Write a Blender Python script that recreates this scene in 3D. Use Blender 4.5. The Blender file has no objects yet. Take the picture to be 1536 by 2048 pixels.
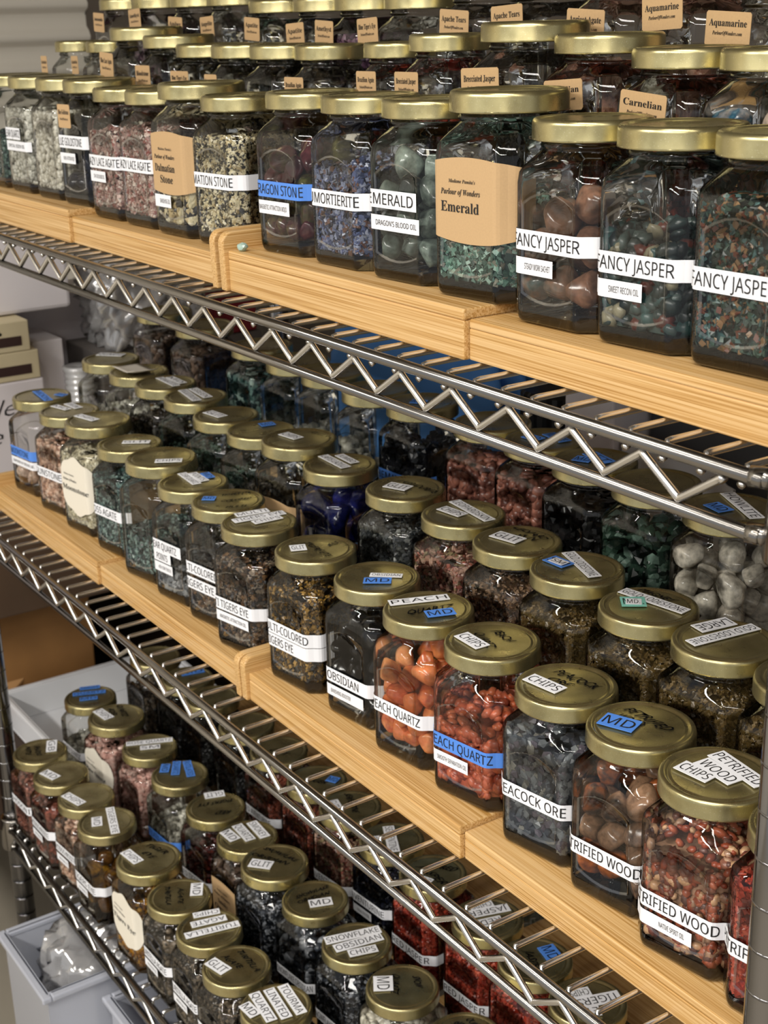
import bpy, bmesh, math, random
from mathutils import Vector, Matrix, Euler
import numpy as np
C = bpy.context.scene.collection
SC = bpy.context.scene
R = math.radians
# ---------------------------------------------------------------- camera, light, exposure
cam = bpy.data.objects.new('camera', bpy.data.cameras.new('camera')); C.objects.link(cam)
cam.data.sensor_fit = 'VERTICAL'; cam.data.sensor_height = 36.0
cam.data.lens = 36.0 * 2852.5 / 2048.0; cam.data.clip_start = 0.02
yaw, pitch, roll = 0.57981, 0.33766, 0.02709
fw = Vector((-math.cos(yaw)*math.cos(pitch), math.sin(yaw)*math.cos(pitch), -math.sin(pitch)))
rt = Vector((math.sin(yaw), math.cos(yaw), 0)); dn = fw.cross(rt)
r2 = math.cos(roll)*rt + math.sin(roll)*dn; d2 = -math.sin(roll)*rt + math.cos(roll)*dn
cam.matrix_world = Matrix(((r2.x, -d2.x, -fw.x, 0), (r2.y, -d2.y, -fw.y, -0.468), (r2.z, -d2.z, -fw.z, 1.5), (0, 0, 0, 1)))
cam.data.dof.use_dof = True; cam.data.dof.focus_distance = 0.86; cam.data.dof.aperture_fstop = 22.0
SC.camera = cam
SC.view_settings.view_transform = 'Standard'; SC.view_settings.look = 'None'
SC.view_settings.gamma = 1.0; SC.view_settings.use_curve_mapping = False
SC.view_settings.exposure = -0.06
SC.cycles.transparent_max_bounces = 40; SC.cycles.max_bounces = 8; SC.cycles.sample_clamp_indirect = 4.0
wd = bpy.data.worlds.new('World'); SC.world = wd; wd.use_nodes = True
wd.node_tree.nodes['Background'].inputs[0].default_value = (0.92, 0.93, 0.95, 1)
wd.node_tree.nodes['Background'].inputs[1].default_value = 0.68  # added even fill, entering where the front and right walls are left out
LAMPS = [(0.1, -0.85, 26), (1.5, -0.85, 14), (-1.5, -2.35, 62), (0.0, -2.35, 62), (1.4, -2.35, 40)]
for lx, ly, pw in LAMPS:
    l = bpy.data.lights.new('tube_light', 'AREA'); l.shape = 'RECTANGLE'; l.size = 1.15; l.size_y = 0.26
    l.energy = pw; l.color = (1.0, 0.965, 0.91)
    o = bpy.data.objects.new('tube_light', l); C.objects.link(o); o.location = (lx, ly, 2.655)

# ---------------------------------------------------------------- helpers
def srgb(h):
    h = h.lstrip('#'); v = [int(h[i:i+2], 16)/255 for i in (0, 2, 4)]
    return tuple((c/12.92 if c <= .04045 else ((c+.055)/1.055)**2.4) for c in v) + (1,)
def newmat(name):
    m = bpy.data.materials.new(name); m.use_nodes = True
    nt = m.node_tree; return m, nt, nt.nodes['Principled BSDF']
def N(nt, t, **k):
    n = nt.nodes.new(t)
    for a, v in k.items(): setattr(n, a, v)
    return n
def plain(name, col, rough=.5, metal=0, bump=0, bscale=200, spec=.5, var=0):
    m, nt, p = newmat(name); c = srgb(col) if isinstance(col, str) else col
    p.inputs['Base Color'].default_value = c; p.inputs['Roughness'].default_value = rough
    p.inputs['Metallic'].default_value = metal; p.inputs['Specular IOR Level'].default_value = spec
    if bump or var:
        tc = N(nt, 'ShaderNodeTexCoord'); no = N(nt, 'ShaderNodeTexNoise'); no.inputs['Scale'].default_value = bscale
        no.inputs['Detail'].default_value = 5
        nt.links.new(tc.outputs['Object'], no.inputs['Vector'])
        if bump:
            b = N(nt, 'ShaderNodeBump'); b.inputs['Strength'].default_value = bump; b.inputs['Distance'].default_value = .002
            nt.links.new(no.outputs['Fac'], b.inputs['Height']); nt.links.new(b.outputs['Normal'], p.inputs['Normal'])
        if var:
            mx = N(nt, 'ShaderNodeMix', data_type='RGBA'); mx.inputs[6].default_value = c
            mx.inputs[7].default_value = tuple(v*(1-var) for v in c[:3]) + (1,)
            nt.links.new(no.outputs['Fac'], mx.inputs[0]); nt.links.new(mx.outputs[2], p.inputs['Base Color'])
    return m
def ramp(nt, cols):
    r = N(nt, 'ShaderNodeValToRGB'); r.color_ramp.interpolation = 'CONSTANT'
    e = r.color_ramp.elements
    while len(e) < len(cols): e.new(.5)
    for i, c in enumerate(cols): e[i].position = i/len(cols); e[i].color = srgb(c)
    return r
class MB:
    def __init__(s): s.v = []; s.f = []; s.m = []; s.sm = []
    def add(s, v, f, m=0, sm=False):
        b = len(s.v); s.v += [tuple(p) for p in v]
        for q in f: s.f.append(tuple(b+i for i in q)); s.m.append(m); s.sm.append(sm)
    def box(s, x0, x1, y0, y1, z0, z1, m=0):
        s.add([(x, y, z) for x in (x0, x1) for y in (y0, y1) for z in (z0, z1)],
              [(0,1,3,2),(4,6,7,5),(0,4,5,1),(2,3,7,6),(0,2,6,4),(1,5,7,3)], m)
    def tube(s, pts, r, n=8, m=0, caps=True):
        pts = [Vector(p) for p in pts]; rings = []
        for i, p in enumerate(pts):
            t = (pts[min(i+1, len(pts)-1)] - pts[max(i-1, 0)]).normalized()
            a = t.cross(Vector((0, 0, 1)) if abs(t.z) < .9 else Vector((1, 0, 0))).normalized(); b = t.cross(a)
            rr = r[i] if isinstance(r, (list, tuple)) else r
            rings.append([p + rr*(math.cos(2*math.pi*k/n)*a + math.sin(2*math.pi*k/n)*b) for k in range(n)])
        v = [q for g in rings for q in g]
        f = [(i*n+k, i*n+(k+1) % n, (i+1)*n+(k+1) % n, (i+1)*n+k) for i in range(len(pts)-1) for k in range(n)]
        if caps: f += [tuple(range(n-1, -1, -1)), tuple(range((len(pts)-1)*n, len(pts)*n))]
        s.add(v, f, m, True)
    def lathe(s, prof, n=48, m=0, c=(0, 0)):
        v = [(c[0]+r*math.cos(2*math.pi*k/n), c[1]+r*math.sin(2*math.pi*k/n), z) for r, z in prof for k in range(n)]
        f = [(i*n+k, i*n+(k+1) % n, (i+1)*n+(k+1) % n, (i+1)*n+k) for i in range(len(prof)-1) for k in range(n)]
        s.add(v, f, m, True)
    def mesh(s, name, mats):
        me = bpy.data.meshes.new(name); me.from_pydata(s.v, [], s.f)
        for m in mats: me.materials.append(m)
        me.polygons.foreach_set('material_index', s.m); me.polygons.foreach_set('use_smooth', s.sm)
        me.validate(); me.update(); return me
    def build(s, name, mats, parent=None, loc=(0, 0, 0), rz=0):
        return link(name, s.mesh(name, mats if isinstance(mats, list) else [mats]), parent, loc, rz)
def link(name, me, parent=None, loc=(0, 0, 0), rz=0):
    o = bpy.data.objects.new(name, me); C.objects.link(o); o.location = loc; o.rotation_euler = (0, 0, rz)
    if parent: o.parent = parent
    return o
def tag(o, label=None, cat=None, group=None, kind=None):
    for k, v in (('label', label), ('category', cat), ('group', group), ('kind', kind)):
        if v: o[k] = v
    return o
def empty(name, loc=(0, 0, 0), rz=0):
    o = bpy.data.objects.new(name, None); C.objects.link(o); o.location = loc; o.rotation_euler = (0, 0, rz)
    o.empty_display_size = .02; return o
def bevel(o, w, seg=2):
    b = o.modifiers.new('bevel', 'BEVEL'); b.width = w; b.segments = seg; b.limit_method = 'ANGLE'
    return o
def struct(name, o): o['kind'] = 'structure'; o.name = name; return o

# ---------------------------------------------------------------- materials
def bamboo_mat(name, axis):
    m, nt, p = newmat(name); tc = N(nt, 'ShaderNodeTexCoord'); mp = N(nt, 'ShaderNodeMapping')
    sc = [900, 900, 900]; sc[axis] = 5; mp.inputs['Scale'].default_value = sc
    nt.links.new(tc.outputs['Object'], mp.inputs['Vector'])
    n1 = N(nt, 'ShaderNodeTexNoise'); n1.inputs['Scale'].default_value = 1; n1.inputs['Detail'].default_value = 3
    nt.links.new(mp.outputs['Vector'], n1.inputs['Vector'])
    mp2 = N(nt, 'ShaderNodeMapping'); s2 = [190, 190, 190]; s2[axis] = 3; mp2.inputs['Scale'].default_value = s2
    nt.links.new(tc.outputs['Object'], mp2.inputs['Vector'])
    n2 = N(nt, 'ShaderNodeTexNoise'); n2.inputs['Scale'].default_value = 1; nt.links.new(mp2.outputs['Vector'], n2.inputs['Vector'])
    r1 = N(nt, 'ShaderNodeValToRGB'); e = r1.color_ramp.elements
    e[0].position = .36; e[0].color = srgb('#b08446'); e[1].position = .60; e[1].color = srgb('#d9b47e')
    x = e.new(.47); x.color = srgb('#caa064')
    nt.links.new(n1.outputs['Fac'], r1.inputs['Fac'])
    # bamboo nodes: fine dark flecks in bands across the grain
    wv = N(nt, 'ShaderNodeTexVoronoi'); wv.inputs['Scale'].default_value = 9.0
    mp3 = N(nt, 'ShaderNodeMapping'); s3 = [2.2, 2.2, 2.2]; s3[axis] = .8; mp3.inputs['Scale'].default_value = s3
    nt.links.new(tc.outputs['Object'], mp3.inputs['Vector']); nt.links.new(mp3.outputs['Vector'], wv.inputs['Vector'])
    rr = N(nt, 'ShaderNodeValToRGB'); rr.color_ramp.elements[0].position = .02; rr.color_ramp.elements[0].color = (.55, .55, .55, 1)
    rr.color_ramp.elements[1].position = .07; rr.color_ramp.elements[1].color = (0, 0, 0, 1)
    nt.links.new(wv.outputs['Distance'], rr.inputs['Fac'])
    mx = N(nt, 'ShaderNodeMix', data_type='RGBA'); mx.inputs[7].default_value = srgb('#a8702e')
    nt.links.new(r1.outputs['Color'], mx.inputs[6])
    ml = N(nt, 'ShaderNodeMath', operation='MULTIPLY'); nt.links.new(rr.outputs['Color'], ml.inputs[0]); nt.links.new(n1.outputs['Fac'], ml.inputs[1])
    nt.links.new(ml.outputs[0], mx.inputs[0])
    mx2 = N(nt, 'ShaderNodeMix', data_type='RGBA', blend_type='MULTIPLY'); mx2.inputs[0].default_value = .30
    nt.links.new(mx.outputs[2], mx2.inputs[6])
    r2_ = N(nt, 'ShaderNodeValToRGB'); r2_.color_ramp.elements[0].position = .35; r2_.color_ramp.elements[0].color = (.80, .70, .56, 1)
    r2_.color_ramp.elements[1].position = .62; r2_.color_ramp.elements[1].color = (1, 1, 1, 1)
    nt.links.new(n2.outputs['Fac'], r2_.inputs['Fac']); nt.links.new(r2_.outputs['Color'], mx2.inputs[7])
    nt.links.new(mx2.outputs[2], p.inputs['Base Color']); p.inputs['Roughness'].default_value = .42
    b = N(nt, 'ShaderNodeBump'); b.inputs['Strength'].default_value = .12; b.inputs['Distance'].default_value = .0006
    nt.links.new(n1.outputs['Fac'], b.inputs['Height']); nt.links.new(b.outputs['Normal'], p.inputs['Normal'])
    return m
BAM = bamboo_mat('bamboo', 0); BAMY = bamboo_mat('bamboo_side', 1)
CHROME = plain('chrome', (.27, .255, .235, 1), .19, 1.0)
WIREM = plain('bright_chrome_wire', (.66, .645, .62, 1), .22, 1.0)
STEEL = plain('post_chrome', (.25, .245, .25, 1), .13, 1.0)
def lid_mat():
    m, nt, p = newmat('gold_lid'); tc = N(nt, 'ShaderNodeTexCoord')
    no = N(nt, 'ShaderNodeTexNoise'); no.inputs['Scale'].default_value = 60; no.inputs['Detail'].default_value = 6
    oi = N(nt, 'ShaderNodeObjectInfo'); ad = N(nt, 'ShaderNodeVectorMath', operation='ADD')
    nt.links.new(tc.outputs['Object'], ad.inputs[0]); nt.links.new(oi.outputs['Location'], ad.inputs[1])
    nt.links.new(ad.outputs[0], no.inputs['Vector'])
    r = N(nt, 'ShaderNodeValToRGB'); r.color_ramp.elements[0].position = .3; r.color_ramp.elements[0].color = srgb('#9d9268')
    r.color_ramp.elements[1].position = .7; r.color_ramp.elements[1].color = srgb('#bab083')
    nt.links.new(no.outputs['Fac'], r.inputs['Fac'])
    # dust specks
    sp = N(nt, 'ShaderNodeTexNoise'); sp.inputs['Scale'].default_value = 1500; sp.inputs['Detail'].default_value = 1
    nt.links.new(ad.outputs[0], sp.inputs['Vector'])
    sr = N(nt, 'ShaderNodeValToRGB'); sr.color_ramp.elements[0].position = .66; sr.color_ramp.elements[0].color = (0, 0, 0, 1)
    sr.color_ramp.elements[1].position = .74; sr.color_ramp.elements[1].color = (.5, .5, .5, 1)
    nt.links.new(sp.outputs['Fac'], sr.inputs['Fac'])
    mx = N(nt, 'ShaderNodeMix', data_type='RGBA'); mx.inputs[7].default_value = srgb('#d8d2b4')
    nt.links.new(sr.outputs['Color'], mx.inputs[0]); nt.links.new(r.outputs['Color'], mx.inputs[6])
    nt.links.new(mx.outputs[2], p.inputs['Base Color']); p.inputs['Metallic'].default_value = .92
    mr = N(nt, 'ShaderNodeMapRange'); mr.inputs[3].default_value = .20; mr.inputs[4].default_value = .38
    nt.links.new(no.outputs['Fac'], mr.inputs[0]); nt.links.new(mr.outputs[0], p.inputs['Roughness'])
    return m
LID = lid_mat()
def glass_mat(name, tint, edge, gloss=1.0, rough=.02):
    m = bpy.data.materials.new(name); m.use_nodes = True; nt = m.node_tree; nt.nodes.clear()
    out = N(nt, 'ShaderNodeOutputMaterial'); tr = N(nt, 'ShaderNodeBsdfTransparent'); gl = N(nt, 'ShaderNodeBsdfGlossy')
    gl.inputs['Roughness'].default_value = rough
    lw = N(nt, 'ShaderNodeLayerWeight'); lw.inputs['Blend'].default_value = .5
    pw = N(nt, 'ShaderNodeMath', operation='POWER'); pw.inputs[1].default_value = 4.0; nt.links.new(lw.outputs['Facing'], pw.inputs[0])
    mx = N(nt, 'ShaderNodeMix', data_type='RGBA'); mx.inputs[6].default_value = tint; mx.inputs[7].default_value = edge
    nt.links.new(pw.outputs[0], mx.inputs[0]); nt.links.new(mx.outputs[2], tr.inputs['Color'])
    fr = N(nt, 'ShaderNodeFresnel'); fr.inputs['IOR'].default_value = 1.52
    ml = N(nt, 'ShaderNodeMath', operation='MULTIPLY'); ml.inputs[1].default_value = gloss; ml.use_clamp = True
    nt.links.new(fr.outputs[0], ml.inputs[0])
    tc = N(nt, 'ShaderNodeTexCoord'); no = N(nt, 'ShaderNodeTexNoise'); no.inputs['Scale'].default_value = 45; no.inputs['Detail'].default_value = 1
    nt.links.new(tc.outputs['Object'], no.inputs['Vector'])
    bp = N(nt, 'ShaderNodeBump'); bp.inputs['Strength'].default_value = .35; bp.inputs['Distance'].default_value = .0016
    nt.links.new(no.outputs['Fac'], bp.inputs['Height']); nt.links.new(bp.outputs['Normal'], gl.inputs['Normal'])
    ms = N(nt, 'ShaderNodeMixShader'); nt.links.new(ml.outputs[0], ms.inputs[0])
    nt.links.new(tr.outputs[0], ms.inputs[1]); nt.links.new(gl.outputs[0], ms.inputs[2]); nt.links.new(ms.outputs[0], out.inputs[0])
    return m
GLASS = glass_mat('jar_glass', (.975, .98, .97, 1), (.28, .29, .26, 1), .95)
EDGE_GLINT = glass_mat('jar_glass_edge_glint', (.82, .81, .76, 1), (.35, .35, .30, 1), 4.0, .06)  # boosted gloss on the panel bevels imitates internal-reflection lines
HEEL = glass_mat('jar_glass_base_dark_tint', (.60, .56, .46, 1), (.14, .13, .10, 1), 1.3)  # darkness refracted by the thick base is put into this tint
PAPER = plain('white_label', '#e9eaee', .45); INK = plain('black_ink', '#101012', .5)
BLUE = plain('blue_label_tape', '#4f86dc', .5); TEAL = plain('teal_label_tape', '#7fc4b4', .5)
KRAFT = plain('kraft_paper', '#c2a074', .75, var=.16, bscale=900); CREAM = plain('cream_paper', '#ddd6c6', .7)
PAPM = {'w': PAPER, 'b': BLUE, 't': TEAL, 'h': INK}
PCACHE = {}
def chip_mat(pal, gloss=.3):
    k = ('chip', pal)
    if k not in PCACHE:
        m, nt, p = newmat('stone_chips_' + pal); g = N(nt, 'ShaderNodeNewGeometry'); r = ramp(nt, PAL[pal])
        nt.links.new(g.outputs['Random Per Island'], r.inputs['Fac'])
        tc = N(nt, 'ShaderNodeTexCoord'); no = N(nt, 'ShaderNodeTexNoise'); no.inputs['Scale'].default_value = 420; no.inputs['Detail'].default_value = 4
        nt.links.new(tc.outputs['Object'], no.inputs['Vector'])
        mr = N(nt, 'ShaderNodeMapRange'); mr.inputs[3].default_value = .55; mr.inputs[4].default_value = 1.5; nt.links.new(no.outputs['Fac'], mr.inputs[0])
        vm = N(nt, 'ShaderNodeVectorMath', operation='SCALE'); nt.links.new(r.outputs['Color'], vm.inputs[0]); nt.links.new(mr.outputs[0], vm.inputs['Scale'])
        nt.links.new(vm.outputs[0], p.inputs['Base Color']); p.inputs['Roughness'].default_value = gloss
        PCACHE[k] = m
    return PCACHE[k]
def stone_mat(pal):
    k = ('stone', pal)
    if k not in PCACHE:
        m, nt, p = newmat('polished_stone_' + pal); oi = N(nt, 'ShaderNodeObjectInfo'); r = ramp(nt, PAL[pal])
        r.color_ramp.interpolation = 'LINEAR'
        n2 = N(nt, 'ShaderNodeTexNoise'); n2.inputs['Scale'].default_value = 1.3; n2.inputs['Detail'].default_value = 5; tc2 = N(nt, 'ShaderNodeTexCoord')
        a2 = N(nt, 'ShaderNodeVectorMath', operation='MULTIPLY_ADD'); a2.inputs[1].default_value = (1, 1, 1); nt.links.new(tc2.outputs['Object'], a2.inputs[0])
        sv = N(nt, 'ShaderNodeVectorMath', operation='SCALE'); sv.inputs['Scale'].default_value = 37; nt.links.new(oi.outputs['Location'], sv.inputs[0]); nt.links.new(sv.outputs[0], a2.inputs[2])
        nt.links.new(a2.outputs[0], n2.inputs['Vector'])
        wr = N(nt, 'ShaderNodeMath', operation='MULTIPLY_ADD'); wr.inputs[1].default_value = .55; nt.links.new(n2.outputs['Fac'], wr.inputs[0]); nt.links.new(oi.outputs['Random'], wr.inputs[2])
        fr_ = N(nt, 'ShaderNodeMath', operation='PINGPONG'); fr_.inputs[1].default_value = 1.0; nt.links.new(wr.outputs[0], fr_.inputs[0]); nt.links.new(fr_.outputs[0], r.inputs['Fac'])
        tc = N(nt, 'ShaderNodeTexCoord'); no = N(nt, 'ShaderNodeTexNoise'); no.inputs['Scale'].default_value = 3.0; no.inputs['Detail'].default_value = 7
        ad = N(nt, 'ShaderNodeVectorMath', operation='ADD'); nt.links.new(tc.outputs['Object'], ad.inputs[0]); nt.links.new(oi.outputs['Location'], ad.inputs[1])
        nt.links.new(a2.outputs[0], no.inputs['Vector'])
        mr = N(nt, 'ShaderNodeMapRange'); mr.inputs[1].default_value = .3; mr.inputs[2].default_value = .7
        mr.inputs[3].default_value = .86 if pal == 'peach' else .6; mr.inputs[4].default_value = 1.12 if pal == 'peach' else 1.4; nt.links.new(no.outputs['Fac'], mr.inputs[0])
        vm = N(nt, 'ShaderNodeVectorMath', operation='SCALE'); nt.links.new(r.outputs['Color'], vm.inputs[0]); nt.links.new(mr.outputs[0], vm.inputs['Scale'])
        nt.links.new(vm.outputs[0], p.inputs['Base Color']); p.inputs['Roughness'].default_value = .16
        if pal in ('peach',): p.inputs['Subsurface Weight'].default_value = .25; p.inputs['Subsurface Radius'].default_value = (.01, .004, .002)
        PCACHE[k] = m
    return PCACHE[k]

PAL={'clear': ['#b9b6a8', '#d6d3c6', '#8f8c80', '#c8c6ba'], 'pale': ['#c9c4b4', '#b3ad9d', '#ddd9cc'], 'green': ['#27392f', '#3c5446', '#16231d', '#60766a'], 'lace': ['#b89a8c', '#8f6a60', '#d8cabe', '#a3837a', '#c9b3a6', '#9a5a50'], 'dal': ['#d8cda8', '#1c1a18', '#cfc3a0', '#2a2622', '#b9a67c', '#e5dcc0'], 'dragon': ['#4b4a22', '#5c2f2a', '#3c3d20', '#6d6a3a', '#482226'], 'dumo': ['#3d4766', '#59648a', '#2b3047', '#7a7f94', '#6b4a3c', '#8b92a8'], 'emst': ['#44524a', '#313d37', '#65736a', '#232c28', '#7a867c'], 'emch': ['#6f9484', '#3f5b50', '#9cb8a8', '#2b4038', '#58776a', '#7d7a6c'], 'fj': ['#2c4a50', '#3a4244', '#8a644a', '#253c42', '#4a5a56', '#7a5844'], 'fjp': ['#2b3a38', '#1f2a2a', '#3d4d4a', '#465450', '#1a2222', '#24302e', '#33504e', '#2a3432', '#5a2c24', '#8f8870'], 'fjc': ['#26382f', '#1b2a26', '#3e5548', '#6b3a28', '#8a6a48', '#14201c', '#4b6a68'], 'dark': ['#26221e', '#3a342c', '#1a1815', '#4a4438'], 'navy': ['#12141f', '#1c2034', '#0c0d14'], 'amth': ['#4a3246', '#6b4a62', '#2f2030', '#8a6a7c'], 'brec': ['#7a2418', '#a33a22', '#5a2018', '#36302c'], 'carn': ['#6b2a18', '#8a3a20', '#4a2418'], 'black': ['#141414', '#1f1f20', '#0b0b0c'], 'aqua': ['#2b6a84', '#4f94a8', '#c9b09a', '#1f4a60', '#8fb4b8'], 'apri': ['#b98a74', '#d0a890', '#9a6a58'], 'sun': ['#b98f74', '#caa58c', '#8a6450', '#d8bda8'], 'moon': ['#cfc6a8', '#b9af90', '#e2dcc4', '#a39a80'], 'moss': ['#23383a', '#34504c', '#16262a', '#5a7570', '#8fa59c'], 'qpts': ['#55585c', '#7a7d80', '#3c3e42', '#8f9090'], 'mte': ['#3a2c22', '#5a4230', '#231c18', '#7a5a3a', '#2a2a30', '#8a7a68'], 'gte': ['#8a6a30', '#5a4426', '#b08a48', '#2a221a', '#3a3630'], 'peach': ['#d2703c', '#df8a4c', '#c65e3a', '#e6a066', '#d67c4a'], 'peachc': ['#b85a3c', '#cc6e48', '#a34c34', '#c4684a'], 'peac': ['#54595e', '#6a6e70', '#3f4248', '#7c7a72', '#5a545c'], 'petr': ['#8a4222', '#a5582c', '#4a342c', '#b0602f', '#5c4840', '#3a3638', '#8a6a52'], 'petc': ['#9a4a32', '#b8664a', '#7a4030', '#cfa47c', '#8a5a48', '#6a4a42', '#a85a40', '#b08a70'], 'redj': ['#9a3222', '#b04430', '#7a281c', '#b85a44'], 'lapis': ['#1a2060', '#252c78', '#10143c'], 'labr': ['#3a3c3a', '#55585a', '#24282a', '#6a6c68'], 'leop': ['#a07a68', '#7a5446', '#c2a08c', '#5a4036', '#8a7a5a', '#9a5a4c'], 'leo2': ['#5a4434', '#3c2e24', '#7a6048', '#2a211b', '#8a7058'], 'lode': ['#5a4826', '#6a5632', '#4a3c20'], 'howl': ['#a39c8e', '#b8b1a2', '#8a8276', '#c2bbad'], 'rq': ['#c99e92', '#b4887c', '#dab8ac'], 'rte': ['#4a1c18', '#6b2a22', '#2f1614'], 'smoky': ['#55443a', '#3a2e28', '#6e5a4c'], 'snow': ['#23262c', '#3a3e46', '#15171b', '#8f9298'], 'turi': ['#3c342c', '#5a5044', '#28241f', '#7a6c5a'], 'rhodo': ['#8a5a4c', '#a8705e', '#6b4238'], 'teye': ['#b07a1e', '#8a5a1c', '#d09a34', '#5a3a18'], 'bark': ['#4a443c', '#2c2823', '#6b6456', '#8f8876'], 'blck2': ['#17181c', '#26282c', '#0e0f12'], 'redbr': ['#6b3a2c', '#8a4a38', '#4a2a22']}
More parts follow.
